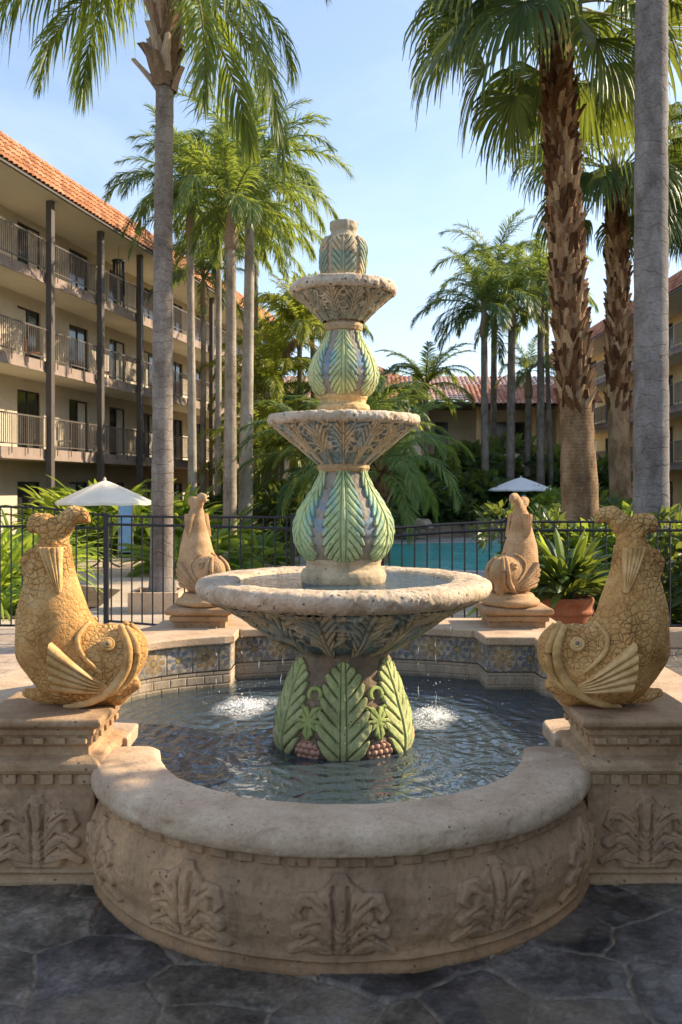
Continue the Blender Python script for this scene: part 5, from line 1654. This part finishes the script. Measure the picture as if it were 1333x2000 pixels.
    rb = [(1075, 10.6, .8, 0), (1110, 12, 1.0, 1), (1165, 10.4, .8, 2), (1185, 12.5, 1.15, 0), (1225, 11.6, 1.0, 1), (1290, 10.2, .85, 2), (1320, 11, 1.05, 0), (1350, 9.9, .9, 1), (1150, 15, 1.35, 2), (1260, 14, 1.35, 0), (1055, 16, 1.2, 1), (1330, 14, 1.6, 2), (1240, 19, 1.7, 0), (1180, 19, 1.5, 1), (1100, 20, 1.3, 2)]
    wr = ['behind the back right statue', 'left of the leaning fan palm base', 'just behind the pot plant', 'right of the fan palm base', 'under the second fan palm', 'right of the smooth grey trunk', 'at the right edge behind the fence', 'at the far right beside the kerb', 'behind the fan palm base', 'behind the smooth grey trunk', 'near the pool corner', 'tall at the right edge', 'at the foot of the right building', 'beyond the second fan palm', 'between pool and fan palm']
    for i, (px, d, s, kd) in enumerate(rb):
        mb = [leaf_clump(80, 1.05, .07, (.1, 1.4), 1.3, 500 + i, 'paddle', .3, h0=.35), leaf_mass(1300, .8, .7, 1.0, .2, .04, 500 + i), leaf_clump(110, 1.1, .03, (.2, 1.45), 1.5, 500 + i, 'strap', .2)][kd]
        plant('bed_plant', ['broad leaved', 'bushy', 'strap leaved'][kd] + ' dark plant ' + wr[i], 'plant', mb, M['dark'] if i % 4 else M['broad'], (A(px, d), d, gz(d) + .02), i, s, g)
    # straggly weed at the basin corner
    plant('trailing_weed', 'thin trailing weed on the paving behind the far left statue', 'plant', leaf_clump(34, .55, .012, (.0, 1.0), 1.2, 590, 'strap', .12), M['broad'], (A(318, 8.2), 8.2, .01))


def make_pot():
    x, y = at(1106, 0, 8.05)[0], 8.05
    root = thing('terracotta_pot', 'large round terracotta pot with a thick rolled rim, holding glossy plants', 'pot', (x, y, .0))
    prof = [(.0, .0), (.15, .0), (.165, .02), (.182, .10), (.178, .115), (.185, .13), (.20, .235), (.196, .25), (.203, .262), (.215, .33), (.228, .335), (.232, .36), (.222, .372), (.226, .40), (.238, .425), (.236, .45), (.222, .462), (.2, .455), (.195, .42), (.0, .42)]
    V, Fc, C = revolve([(a * 1.02, b * 1.18) for a, b in prof], 72, 130); mb = MB(); mb.add(V, Fc); mb.build('pot_body', MAT['terracotta'], root, True)
    mb = MB(); th = np.linspace(0, 2 * PI, 40, endpoint=False); mb.add(np.c_[.2 * np.cos(th), .2 * np.sin(th), np.full(40, .515)], [tuple(range(40))]); mb.build('soil', MAT['soil'], root)
    p = thing('potted_plant', 'glossy dark green leafy plant growing in the terracotta pot', 'plant', (x, y, .51))
    leaf_clump(150, .52, .046, (.35, 1.5), 1.0, 601, 'paddle', .12, 8, .12).build('foliage', MAT['potleaf'], p)
    leaf_clump(5, .66, .04, (1.1, 1.5), .4, 602, 'paddle', .08, 8, .12).build('young_leaves', MAT['strap'], p)
    mb = MB()
    for k in range(6):
        a = k * 1.05; mb.tube([(.05 * math.cos(a), .05 * math.sin(a), 0), (.09 * math.cos(a), .09 * math.sin(a), .2), (.12 * math.cos(a), .12 * math.sin(a), .36)], .012, 6)
    mb.build('stems', MAT['dark'], p)


# ================================================================== BUILDINGS
def roof_tiles(mb, L, run, rise, t0=0.0, pitch=.26, rows=5, mi=0):
    """barrel tile slope: along x for length L, from (y=0,z=0) back by run and up by rise"""
    n = int(L / pitch)
    seg = 6
    nl = math.hypot(run, rise); ny, nz_ = -rise / nl, run / nl
    for rrow in range(rows):
        a0, a1 = rrow / rows, (rrow + 1.12) / rows
        V, Fc = [], []
        for c in range(n):
            b = len(V)
            for e, lift in ((a0, .045), (a1, .012)):
                for k in range(seg + 1):
                    ph = PI * k / seg
                    h = lift + .055 * math.sin(ph) ** 1.0 - (.02 if k in (0, seg) else 0)
                    V.append((t0 + c * pitch + pitch * k / seg, run * e + ny * h, rise * e + nz_ * h))
            for k in range(seg):
                Fc.append((b + k, b + k + 1, b + seg + 1 + k + 1, b + seg + 1 + k))
        mb.add(np.array(V), Fc, mi)


class Block:
    """four storey gallery block. local x along the facade, local -y out of it, z up from the first slab's level"""

    def __init__(s, name, label, loc, rz, L, t0, zg, post_t, door_t, stucco, tile, flip, seed, dark=False):
        M = MAT
        root = thing(name, label, 'building', loc, rz)
        zs = [2.52, 5.37, 8.25]          # slab tops are +.18
        top = 10.75
        wall_y = 1.62
        x0, x1 = t0, t0 + L
        r = np.random.default_rng(seed)
        # wall with door openings cut by building it in strips
        mb = MB()
        dw, dh = 1.55, 2.12
        floors = [zg] + [z + .18 for z in zs]
        ceil = [zs[0] - .17, zs[1] - .17, zs[2] - .17, top]
        for fl, ce in zip(floors, ceil):
            xs = x0
            for d in door_t:
                mb.box(xs, d, wall_y, wall_y + .2, fl - .02, ce + .3)
                mb.box(d, d + dw, wall_y, wall_y + .2, fl + dh, ce + .3)
                xs = d + dw
            mb.box(xs, x1, wall_y, wall_y + .2, fl - .02, ce + .3)
        mb.box(x0, x1, wall_y + 7.9, wall_y + 8.1, zg, top + .3)
        mb.box(x0, x0 + .2, wall_y + .202, wall_y + 7.898, zg, top + .3); mb.box(x1 - .2, x1, wall_y + .202, wall_y + 7.898, zg, top + .3)
        mb.build('wall', stucco, root)
        for z in zs:
            sl = MB(); sl.box(x0, x1, .0, wall_y - .002, z - .15, z + .18); o = sl.build('balcony_slab', M['soffit'], root)
            fa = MB(); fa.box(x0, x1, -.035, -.002, z - .17, z + .19); fa.box(x0, x1, -.06, -.036, z - .17, z - .13); fa.build('fascia', M['fascia'], o)
        so = MB(); so.box(x0, x1, -.62, wall_y - .002, top + .02, top + .14); so.build('soffit', M['soffit'], root)
        rf = MB(); roof_tiles(rf, L, .62, 1.1, x0, .26, 5); rf.V = [v + (0, -.70, top + .10) for v in rf.V]
        rf.build('roof', tile, root, True, autosmooth=.7)
        rb = MB(); rb.box(x0, x1, -.05, wall_y + 8, top + .16, top + 1.14); rb.build('parapet', M['fascia'], root); rb = MB(); rb.box(x0, x1, -.70, -.64, top + .03, top + .15); rb.build('eave_board', M['postbrown'], root)
        for t in ([] if flip else post_t):
            p = MB(); p.box(t - .11, t + .11, -.26, -.065, zg, top + .015); p.build('post', M['postbrown'], root)
        # railings, one per bay and storey, sharing one mesh per bay length
        pts = sorted(post_t)
        rails = {}
        for a, b in zip(pts[:-1], pts[1:]):
            w = round(b - a - .24, 2)
            if w not in rails:
                mb = MB(); n = int(w / .115)
                for k in range(n + 1):
                    x = k * w / n
                    big = k % 8 == 4 or k in (0, n)
                    mb.box(x - (.017 if big else .009), x + (.017 if big else .009), -.02, .0, -.19 if big else .10, .99)
                mb.box(0, w, -.028, .008, .99, 1.035); mb.box(0, w, -.024, .004, .085, .12)
                o = mb.build('railing', M['railmetal'], root); rails[w] = o.data; first = True
            else:
                first = False
            for k, z in enumerate(zs):
                if first and k == 0:
                    oo = o
                else:
                    oo = bpy.data.objects.new('railing', rails[w]); COL.objects.link(oo); oo.parent = root
                oo.location = (a + .12, -.10, z + .18)
        # sliding doors
        dm = None
        for fl in floors:
            for d in door_t:
                if dm is None:
                    fr = MB(); fr.box(0, .05, 0, .08, 0, dh); fr.box(dw - .05, dw, 0, .08, 0, dh); fr.box(.05, dw - .05, 0, .08, dh - .05, dh); fr.box(.05, dw - .05, 0, .08, 0, .04); fr.box(dw / 2 - .03, dw / 2 + .03, .0, .08, .04, dh - .05)
                    f = fr.build('sliding_door', M['frame'], root)
                    gl = MB(); gl.box(.05, dw / 2 - .03, .035, .05, .04, dh - .05); gl.box(dw / 2 + .03, dw - .05, .035, .05, .04, dh - .05)
                    g = gl.build('glass', M['glass'], f)
                    cu = MB(); q = np.linspace(0, .62, 30); V = np.array([(x, .022 + .008 * math.sin(x * 60), z) for z in (.05, dh - .07) for x in q]); cu.add(V, [(i, i + 1, i + 31, i + 30) for i in range(29)]); cm = cu.build('curtain', M['curtain'], f)
                    cm.location = (.06, 0, 0)
                    dm = (f.data, g.data, cm.data); base = f
                    f.location = (d, wall_y + .06, fl)
                else:
                    f = bpy.data.objects.new('sliding_door', dm[0]); COL.objects.link(f); f.parent = root; f.location = (d, wall_y + .06, fl)
                    g = bpy.data.objects.new('glass', dm[1]); COL.objects.link(g); g.parent = f
                    if r.random() < .45:
                        c = bpy.data.objects.new('curtain', dm[2]); COL.objects.link(c); c.parent = f; c.location = (.06 if r.random() < .5 else .82, 0, 0)
        s.root = root
        # balcony chairs: small folding chairs standing on the slabs
        s.zs, s.wall_y, s.post = zs, wall_y, pts
        s.loc, s.rz = loc, rz

    def world(s, x, y, z):
        c, n = math.cos(s.rz), math.sin(s.rz)
        return (s.loc[0] + c * x - n * y, s.loc[1] + n * x + c * y, s.loc[2] + z)


def make_buildings():
    M = MAT
    # left block: local x along (.196,.981), local -y towards the courtyard
    az = math.atan2(.981, .196)
    bl = Block('apartment_building', 'four storey cream gallery building on the left with an orange tiled roof and brown posts', (-9.62, 30.0, 0), az, 40, -12, -.46,
               [-11.2, -7.4, -3.7, 0, 3.62, 7.1, 10.3, 12.9, 15.7, 19.2, 22.7, 26.2], [-9.6, -6.05, -2.5, 1.02, 4.65, 8.1, 11.6, 14.9, 18.4, 21.9, 25.2], M['stucco'], M['tile_or'], False, 5)
    br = Block('apartment_building', 'four storey yellow gallery building in shade on the right with a dull red tiled roof', (16.6, 72.5, 0), -PI / 2, 49, 0, -.3,
               [.2, 4.0, 7.8, 11.6, 15.4, 19.2, 23, 26.8, 30.6, 34.4, 38.2, 42, 45.8, 48.8], [1.3, 5.1, 8.9, 12.7, 16.5, 20.3, 24.1, 27.9, 31.7, 35.5, 39.3, 43.1], M['stucco_y'], M['tile_red'], True, 6)
    # garden furniture on the balconies of the left block
    def chair(label, pos, rz, mt):
        root = thing('balcony_chair', label, 'chair', pos, rz, 'chairs on the left balconies')
        mb = MB(); mb.box(-.22, .22, -.22, .22, .40, .44); mb.build('seat', M[mt], root)
        mb = MB(); mb.box(-.22, .22, .20, .24, .44, .92); mb.build('backrest', M[mt], root)
        for sx in (-.2, .2):
            for sy in (-.2, .2):
                mb = MB(); mb.tube([(sx, sy, 0), (sx, sy, .40)], .015, 6); mb.build('leg', M['frame'], root)
    for lab, x, fl, mt in (('orange balcony chair on the second gallery, first bay', .75, 1, 'tile_or'), ('pale balcony chair on the lowest gallery in the second bay', 2.9, 0, 'curtain'), ('dark balcony chair on the lowest gallery in the third bay', 5.4, 0, 'terracotta'), ('dark red balcony chair on the second gallery in the third bay', 6.1, 1, 'terracotta')):
        chair(lab, bl.world(x, .9, bl.zs[fl] + .18), bl.rz + .4, mt)
    # wind chime hanging under the top soffit
    x, y, z = bl.world(5.6, .05, 10.76)
    root = thing('wind_chime', 'long dark wind chime hanging under the top eave of the left building', 'wind chime', (x, y, z))
    mb = MB(); mb.tube([(0, 0, 0), (0, 0, -.55)], .008, 5); mb.build('cord', M['iron'], root)
    mb = MB(); th = np.linspace(0, 2 * PI, 20, endpoint=False)
    mb.tube([(0, 0, -.55), (0, 0, -.62)], .26, 20); mb.build('top_disc', M['iron'], root)
    for kk in range(6):
        a = kk * PI / 3; mb = MB(); mb.tube([(.2 * math.cos(a), .2 * math.sin(a), -.62), (.2 * math.cos(a), .2 * math.sin(a), -1.9 - .2 * (kk % 3))], .035, 8); mb.build('chime_tube', M['iron'], root)

    # low tiled building closing the court
    d = 60.0
    root = thing('pavilion_building', 'low cream building with red tiled roofs and an open veranda beyond the palms', 'building', (0, d, 0))
    x0, x1 = -9.0, 14.6
    mb = MB()
    mb.box(x0, x1, 0, .25, -.4, 3.45); mb.box(x0, x1, -.08, .30, 3.45, 3.6)
    mb.box(x0, x1, 3.2, 3.4, 3.6, 7.0); mb.box(x0, x0 + .25, .252, 3.198, -.4, 7.0); mb.box(x1 - .25, x1, .252, 3.198, -.4, 7.0)
    mb.box(x0, 5.2, .0, .25, 3.602, 7.0)
    mb.box(x0, x1, .26, 3.19, 3.2, 3.44)
    mb.build('wall', M['stucco_pale'], root)
    for cx in (9.0, 12.6, 14.2, 5.5):
        mb = MB(); mb.tube([(cx, .12, 3.6), (cx, .12, 3.8), (cx, .12, 6.5), (cx, .12, 6.7)], [.28, .2, .19, .27], 14); mb.build('column', M['stucco_y'], root, True)
    mb = MB(); mb.box(x0 - .3, x1 + .3, -.9, 3.3, 6.72, 6.95); mb.build('eave_beam', M['frame'], root)
    rf = MB(); roof_tiles(rf, x1 - x0 + 1.6, 5.2, 2.2, x0 - .8, .30, 12); rf.V = [v + (0, -1.1, 6.9) for v in rf.V]
    rf.build('roof', M['tile_red'], root, True, autosmooth=.7)
    r2 = MB(); roof_tiles(r2, 8.6, 3.0, 1.5, 8.0, .30, 8); r2.V = [v + (0, -2.6, 6.62) for v in r2.V]
    r2.build('porch_roof', M['tile_red'], root, True, autosmooth=.7)
    for wx in (7.0, 7.9, 10.2, 11.3, 12.2, 13.4, 3.0, 1.0):
        mb = MB(); mb.box(wx, wx + .42, -.03, .02, 1.9, 3.0); f = mb.build('window', M['frame'], root)
        mb = MB(); mb.box(wx + .06, wx + .36, -.04, -.032, 1.96, 2.94); mb.build('pane', M['glass'], f)
    for wx, ww in ((6.4, .9), (10.0, 1.6), (11.9, 1.2)):
        mb = MB(); mb.box(wx, wx + ww, 3.14, 3.19, 3.7, 5.9); f = mb.build('window', M['frame'], root)
        mb = MB(); mb.box(wx + .08, wx + ww - .08, 3.12, 3.137, 3.8, 5.8); mb.build('pane', M['glass'], f)
    # taller red roofed wing glimpsed behind the upper vase
    root = thing('tower_building', 'cream wing with a pointed red roof glimpsed behind the palms at the centre', 'building', (2.0, 78, 0))
    mb = MB(); mb.box(-3, 3, 0, 6, -.4, 10.6); mb.build('wall', M['stucco_y'], root)
    mb = MB(); mb.add(np.array([(-3.6, -.6, 10.6), (3.6, -.6, 10.6), (3.6, 6.6, 10.6), (-3.6, 6.6, 10.6), (0, 3, 12.6)]), [(0, 1, 4), (1, 2, 4), (2, 3, 4), (3, 0, 4), (3, 2, 1, 0)]); mb.build('roof', M['tile_red'], root)


# ================================================================== UMBRELLAS AND SMALL THINGS
def umbrella(label, pos, R, z_top, z_edge, mat, legs):
    root = thing('patio_umbrella', label, 'umbrella', pos, 0, 'open patio umbrellas')
    n, m = 8, 7
    V, Fc = [], []
    cols = n * 6
    for j in range(m + 1):
        f = j / m
        for i in range(cols):
            a = 2 * PI * i / cols; ph = (i % 6) / 6
            sag = math.sin(PI * ph)
            r = R * f * (1 - .05 * sag * f); z = z_top + (z_edge - z_top) * (f ** 1.12) - .035 * sag * f * (1 - .4 * f)
            V.append((r * math.cos(a + .2), r * math.sin(a + .2), z))
    for j in range(m):
        for i in range(cols):
            k = (i + 1) % cols; Fc.append((j * cols + i, (j + 1) * cols + i, (j + 1) * cols + k, j * cols + k))
    b = len(V)
    for i in range(cols):
        x, y, z = V[m * cols + i]; V.append((x, y, z - .055))
    for i in range(cols):
        k = (i + 1) % cols; Fc.append((m * cols + i, b + i, b + k, m * cols + k))
    mb = MB(); mb.add(np.array(V), Fc); c = mb.build('canopy', mat, root, True, autosmooth=.35)
    for i in range(n):
        a = 2 * PI * i / n + .2
        mb = MB(); mb.tube([(.03 * math.cos(a), .03 * math.sin(a), z_top - .05), (R * .97 * math.cos(a), R * .97 * math.sin(a), z_edge - .03)], .009, 5); mb.build('rib', MAT['polegrey'], root)
    mb = MB(); mb.tube([(0, 0, .02), (0, 0, z_top + .06)], .022, 10); mb.build('pole', MAT['polegrey'], root)
    mb = MB(); mb.tube([(0, 0, z_top + .0), (0, 0, z_top + .035), (0, 0, z_top + .07)], [.035, .03, .008], 10); mb.build('finial', mat, root)
    if legs:
        for kk in range(4):
            a = kk * PI / 2 + .3
            mb = MB(); mb.tube(catmull([(.04 * math.cos(a), .04 * math.sin(a), .42), (.10 * math.cos(a), .10 * math.sin(a), .30), (.16 * math.cos(a), .16 * math.sin(a), .12), (.36 * math.cos(a), .36 * math.sin(a), .015)], 5), .022, 7); mb.build('leg', MAT['iron'], root)
        mb = MB(); mb.tube([(0, 0, .0), (0, 0, .44)], .05, 10); mb.build('base_sleeve', MAT['iron'], root)
    else:
        V, Fc, C = revolve([(.0, 0), (.26, 0), (.27, .03), (.2, .07), (.05, .10), (.04, .3), (.0, .3)], 24, 16); mb = MB(); mb.add(V, Fc); mb.build('base', MAT['polegrey'], root, True)
    return root


def make_small_things():
    M = MAT
    d = 22; umbrella('cream patio umbrella on a dark four legged stand behind the left fence', (at(205, 0, d)[0], d, -.45), 1.14, 2.10, 1.58, M['canvas'], True)
    d = 37; umbrella('white patio umbrella far behind the pool on the right', (at(1018, 0, d)[0], d, -.35), 1.36, 2.22, 1.73, M['canvas_b'], False)
    # pale blue board standing in the shade under the left umbrella
    d = 25
    root = thing('blue_board', 'upright pale blue board in the shade below the cream umbrella', 'board', (at(246, 0, d)[0], d, -.45), .15)
    mb = MB(); mb.box(-.17, .17, -.015, .015, .16, 1.44); o = mb.build('board_panel', M['blue'], root); o.modifiers.new('b', 'BEVEL').width = .012
    for sx in (-.19, .19):
        mb = MB(); mb.tube([(sx, 0, 0), (sx, 0, 1.46)], .016, 6); mb.build('leg', M['polegrey'], root)
    # box planter of the queen palm
    x, y = at(303, 0, 11.45)[0] + .02, 11.55
    root = thing('box_planter', 'square tan concrete planter at the foot of the queen palm', 'planter', (x, y, gz(y)))
    mb = MB(); t = .06
    for (xa, xb, ya, yb) in ((-.31, .31, -.31, -.25), (-.31, .31, .25, .31), (-.31, -.25, -.248, .248), (.25, .31, -.248, .248)):
        mb.box(xa, xb, ya, yb, 0, .27)
    mb.build('planter_wall', M['paver'] if False else M['coping'], root)
    mb = MB(); mb.box(-.249, .249, -.249, .249, .02, .215); mb.build('soil', M['soil'], root)
    # boulders by the pool
    for i, (px, d, s) in enumerate(((827, 33.6, .42), (1003, 33.9, .5), (405, 21.5, .5), (1060, 33, .35))):
        mb = MB(); V, Fc, C = revolve([(.0, 0), (.8, 0), (1.0, .25), (.85, .6), (.5, .85), (0, .95)], 36, 24, lambda TH, Vv, Z, R, C: (.35 * (vnoise(np.stack([np.sin(TH) * R * 2 + i * 7, np.cos(TH) * R * 2, Z * 2], -1), 3) - .5), C)); mb.add(V * s, Fc)
        o = mb.build('boulder', M['rock'], None, True); o.location = (at(px, 0, d)[0], d, -.40 if i == 2 else -.05)
        tag(o, ('rounded tan boulder at the left end of the pool bank', 'rounded boulder behind the back right statue', 'half buried boulder among the paddle leaved plants', 'small boulder at the right end of the pool bank')[i], 'boulder', 'boulders round the pool')
    # poolside chairs with bright towels
    for i, (px, d) in enumerate(((968, 39), (988, 39.6), (1040, 39.5))):
        root = thing('pool_chair', ('pool chair with a bright turquoise towel under the palm row', 'pool chair with a lime towel left of the umbrella pole', 'pale pool chair under the white umbrella')[i], 'chair', (at(px, 0, d)[0], d, .15), .4, 'chairs beyond the pool')
        mt = ('cyan', 'strap', 'canvas_b')[i]
        mb = MB(); mb.box(-.28, .28, -.3, .3, .36, .42); mb.build('seat', M[mt], root)
        mb = MB(); mb.box(-.28, .28, .28, .34, .42, .98); mb.build('backrest', M[mt], root)
        for sx in (-.24, .24):
            for sy in (-.26, .26):
                mb = MB(); mb.box(sx - .02, sx + .02, sy - .02, sy + .02, 0, .36); mb.build('leg', M['polegrey'], root)
    # dark café tables beyond the left path
    for i, (px, d) in enumerate(((545, 26), (515, 29))):
        root = thing('garden_table', ('dark low garden table in the shade left of the green vase', 'dark garden table further back in the shade')[i], 'table', (at(px, 0, d)[0], d, -.45), 0, 'dark garden tables')
        V, Fc, C = revolve([(0, .70), (.55, .70), (.57, .72), (.55, .745), (0, .75)], 32, 12); mb = MB(); mb.add(V, Fc); mb.build('table_top', M['iron'], root)
        for kk in range(3):
            a = kk * 2.09; mb = MB(); mb.tube([(.05 * math.cos(a), .05 * math.sin(a), .70), (.3 * math.cos(a), .3 * math.sin(a), .0)], .02, 6); mb.build('leg', M['iron'], root)


def make_splashes():
    r = np.random.default_rng(77)
    for i, (px, py, rx, ry) in enumerate(((482, 1383, .19, .24), (842, 1402, .16, .22))):
        d = 1.405 * F / (py - Y0)
        x = (px - CX) / F * d
        # foam sheet with torn edges
        n = 40
        V, C, Fc = [], [], []
        for a in range(n):
            for b in range(n):
                u, v = 2 * a / (n - 1) - 1, 2 * b / (n - 1) - 1
                rr = math.hypot(u, v)
                h = .022 * max(0, 1 - rr * 1.3) * (0.4 + vnoise(np.array([[u * 7, v * 7, i]]))[0])
                V.append((u * rx * 1.35, v * ry * 1.35, .004 + h)); ed = .55 + .75 * vnoise(np.array([[u * 2.2 + 5, v * 2.2, i * 3.]]))[0]; k = max(0, 1 - rr / ed) ** .8; C.append((k * 1.3,) * 3)
        for a in range(n - 1):
            for b in range(n - 1):
                q = a * n + b; Fc.append((q, q + n, q + n + 1, q + 1))
        mb = MB(); mb.add(np.array(V), Fc, C=np.array(C))
        o = mb.build('water_foam', MAT['foamsheet'], None, True, (x, d, .097))
        tag(o, ('white foam where falling water lands left of the pedestal', 'white foam where falling water lands right of the pedestal')[i], 'foam', kind='stuff')
        # droplets thrown up
        mb = MB()
        oct_v = np.array([(1, 0, 0), (-1, 0, 0), (0, 1, 0), (0, -1, 0), (0, 0, 1), (0, 0, -1)], float); of = [(0, 2, 4), (2, 1, 4), (1, 3, 4), (3, 0, 4), (2, 0, 5), (1, 2, 5), (3, 1, 5), (0, 3, 5)]
        for k in range(260):
            q = r.normal(0, .34, 2); z = abs(r.normal(0, .028)) * max(.15, 1 - np.hypot(*q))
            s_ = r.uniform(.0018, .0055)
            mb.add(oct_v * s_ * (1, 1, r.uniform(.8, 1.8)) + (q[0] * rx, q[1] * ry, z + .01), of)
        # broken threads of water falling from the bowl edge, with stray drops
        for k in range(5):
            x_, y_ = r.normal(0, rx * .9), r.normal(0, ry * .5); z = r.uniform(.0, .04)
            while z < .60:
                ln = r.uniform(.008, .06)
                if r.random() < .5:
                    q = np.array([(x_ + r.normal(0, .002), y_, z), (x_ + r.normal(0, .002), y_, z + ln * .5), (x_ + r.normal(0, .002), y_, z + ln)]); mb.tube(q, [.0007, r.uniform(.0012, .0024), .0006], 5)
                z += ln + r.uniform(.004, .10)
        for k in range(60):
            s_ = r.uniform(.0012, .0028); mb.add(oct_v * (s_, s_, s_ * r.uniform(1, 3)) + (r.normal(0, rx), r.normal(0, ry * .7), r.uniform(.02, .35) ** 1.5), of)
        o = mb.build('water_droplets', MAT['foam'], None, True, (x, d, .097))
        tag(o, ('spray of droplets rising and dripping left of the pedestal', 'spray of droplets rising and dripping right of the pedestal')[i], 'water spray', kind='stuff')


def make_shade_caster():
    """added shade caster out of view, hedge shaped, placed to shade the near right of the terrace"""
    root = thing('shade_caster', 'hedge shaped shade caster added on the right of the terrace, outside the picture', 'hedge', (4.6, 1.0, 0))  # unseen, added only for the shade it casts
    r = np.random.default_rng(9)
    n = 14000
    p = np.stack([r.uniform(-.9, 1.2, n), r.uniform(-5.5, 4.02, n), r.uniform(.15, 1, n)], 1)
    top = CASTER_H + -.02 + .04 * np.sin(p[:, 1] * 2.3) + .03 * np.sin(p[:, 1] * 5.1 + 1)
    p[:, 2] = p[:, 2] ** .8 * top
    d = norm(r.normal(size=(n, 3))); s_ = norm(np.cross(d, r.normal(size=(n, 3))))
    L = r.uniform(.10, .20, n)[:, None]
    V = np.stack([p, p + d * L * .5 - s_ * L * .3, p + d * L, p + d * L * .5 + s_ * L * .3], 1).reshape(-1, 3)
    mb = MB(); mb.add(V, (np.arange(n)[:, None] * 4 + np.arange(4)[None]).tolist()); mb.box(-.55, .9, -5.3, 3.9, .3, CASTER_H - .14); mb.build('foliage', MAT['dark'], root)  # solid core box added to stop sun leaking through the leaves
    for y in (-4, -2, 0, 2, 4):
        mb = MB(); mb.tube([(0, y, 0), (.05, y, 1.2), (0, y + .1, 2.6)], [.09, .07, .04], 8); mb.build('trunk', MAT['bark_tan'], root)


CASTER_H = 3.60  # height chosen for where the cast shade should end



# ================================================================== CAMERA, SUN, SKY
def camera_light():
    cam = bpy.data.objects.new('camera', bpy.data.cameras.new('camera')); COL.objects.link(cam)
    c = cam.data; c.sensor_fit = 'VERTICAL'; c.sensor_height = 36; c.lens = F / 2000 * 36
    c.shift_y = -(1000 - Y0) / 2000; c.shift_x = -(666.5 - CX) / 2000 * -1
    c.clip_start = .05; c.clip_end = 2000
    cam.location = (0, 0, H); cam.rotation_euler = (PI / 2, 0, 0)
    sc.camera = cam
    c.dof.use_dof = True; c.dof.focus_distance = 4.6; c.dof.aperture_fstop = 8.0
    az, el = SUN_AZ, SUN_EL
    d = Vector((math.cos(az) * math.cos(el), math.sin(az) * math.cos(el), math.sin(el)))
    s = bpy.data.objects.new('sun', bpy.data.lights.new('sun', 'SUN')); COL.objects.link(s)
    s.data.energy = SUN_E; s.data.angle = math.radians(.5); s.data.color = (1.0, .83, .60)
    s.rotation_euler = d.to_track_quat('Z', 'Y').to_euler()
    w = bpy.data.worlds.new('World'); sc.world = w; w.use_nodes = True
    t = w.node_tree; t.nodes.clear()
    o = t.nodes.new('ShaderNodeOutputWorld'); bg = t.nodes.new('ShaderNodeBackground'); sk = t.nodes.new('ShaderNodeTexSky')
    sk.sky_type = 'NISHITA'; sk.sun_disc = False; sk.sun_elevation = el; sk.sun_rotation = PI / 2 - az
    sk.altitude = 20; sk.air_density = 1.0; sk.dust_density = .9; sk.ozone_density = 1.6
    # thin high cloud
    tc = t.nodes.new('ShaderNodeTexCoord'); mp = t.nodes.new('ShaderNodeMapping'); mp.inputs['Scale'].default_value = (1.0, 1.0, 3.2)
    nz = t.nodes.new('ShaderNodeTexNoise'); nz.inputs['Scale'].default_value = 2.6; nz.inputs['Detail'].default_value = 6; nz.inputs['Roughness'].default_value = .6; nz.inputs['Distortion'].default_value = .7
    rp = t.nodes.new('ShaderNodeValToRGB'); rp.color_ramp.elements[0].position = .42; rp.color_ramp.elements[1].position = .8
    rp.color_ramp.elements[1].color = (.66, .66, .66, 1); rp.color_ramp.elements[0].color = (.20, .20, .20, 1)
    mx = t.nodes.new('ShaderNodeMix'); mx.data_type = 'RGBA'
    L = t.links.new
    L(tc.outputs['Generated'], mp.inputs[0]); L(mp.outputs[0], nz.inputs['Vector']); L(nz.outputs['Fac'], rp.inputs[0])
    L(rp.outputs[0], mx.inputs[0]); L(sk.outputs[0], mx.inputs[6]); mx.inputs[7].default_value = (3.5, 4.0, 5.0, 1)
    L(mx.outputs[2], bg.inputs[0]); L(bg.outputs[0], o.inputs[0])
    bg.inputs['Strength'].default_value = SKY_E
    v = sc.view_settings; v.view_transform = 'Standard'; v.look = 'None'; v.exposure = EXPOSURE; v.gamma = 1
    cy = sc.cycles
    cy.use_denoising = True
    try: cy.denoiser = 'OPENIMAGEDENOISE'
    except Exception: pass
    cy.max_bounces = 8; cy.diffuse_bounces = 4; cy.glossy_bounces = 3; cy.transparent_max_bounces = 12; cy.transmission_bounces = 4
    cy.caustics_reflective = False; cy.caustics_refractive = False
    cy.sample_clamp_indirect = 6
    cy.use_adaptive_sampling = True; cy.adaptive_threshold = .015


SUN_AZ, SUN_EL, SUN_E, SKY_E, EXPOSURE = math.radians(18), math.radians(31), 5.0, .15, .88


def main():
    mats()
    make_ground()
    make_fountain()
    make_basin()
    make_statues()
    make_splashes()
    make_fences()
    make_buildings()
    make_palms()
    make_plants()
    make_pot()
    make_small_things()
    make_shade_caster()
    camera_light()


main()
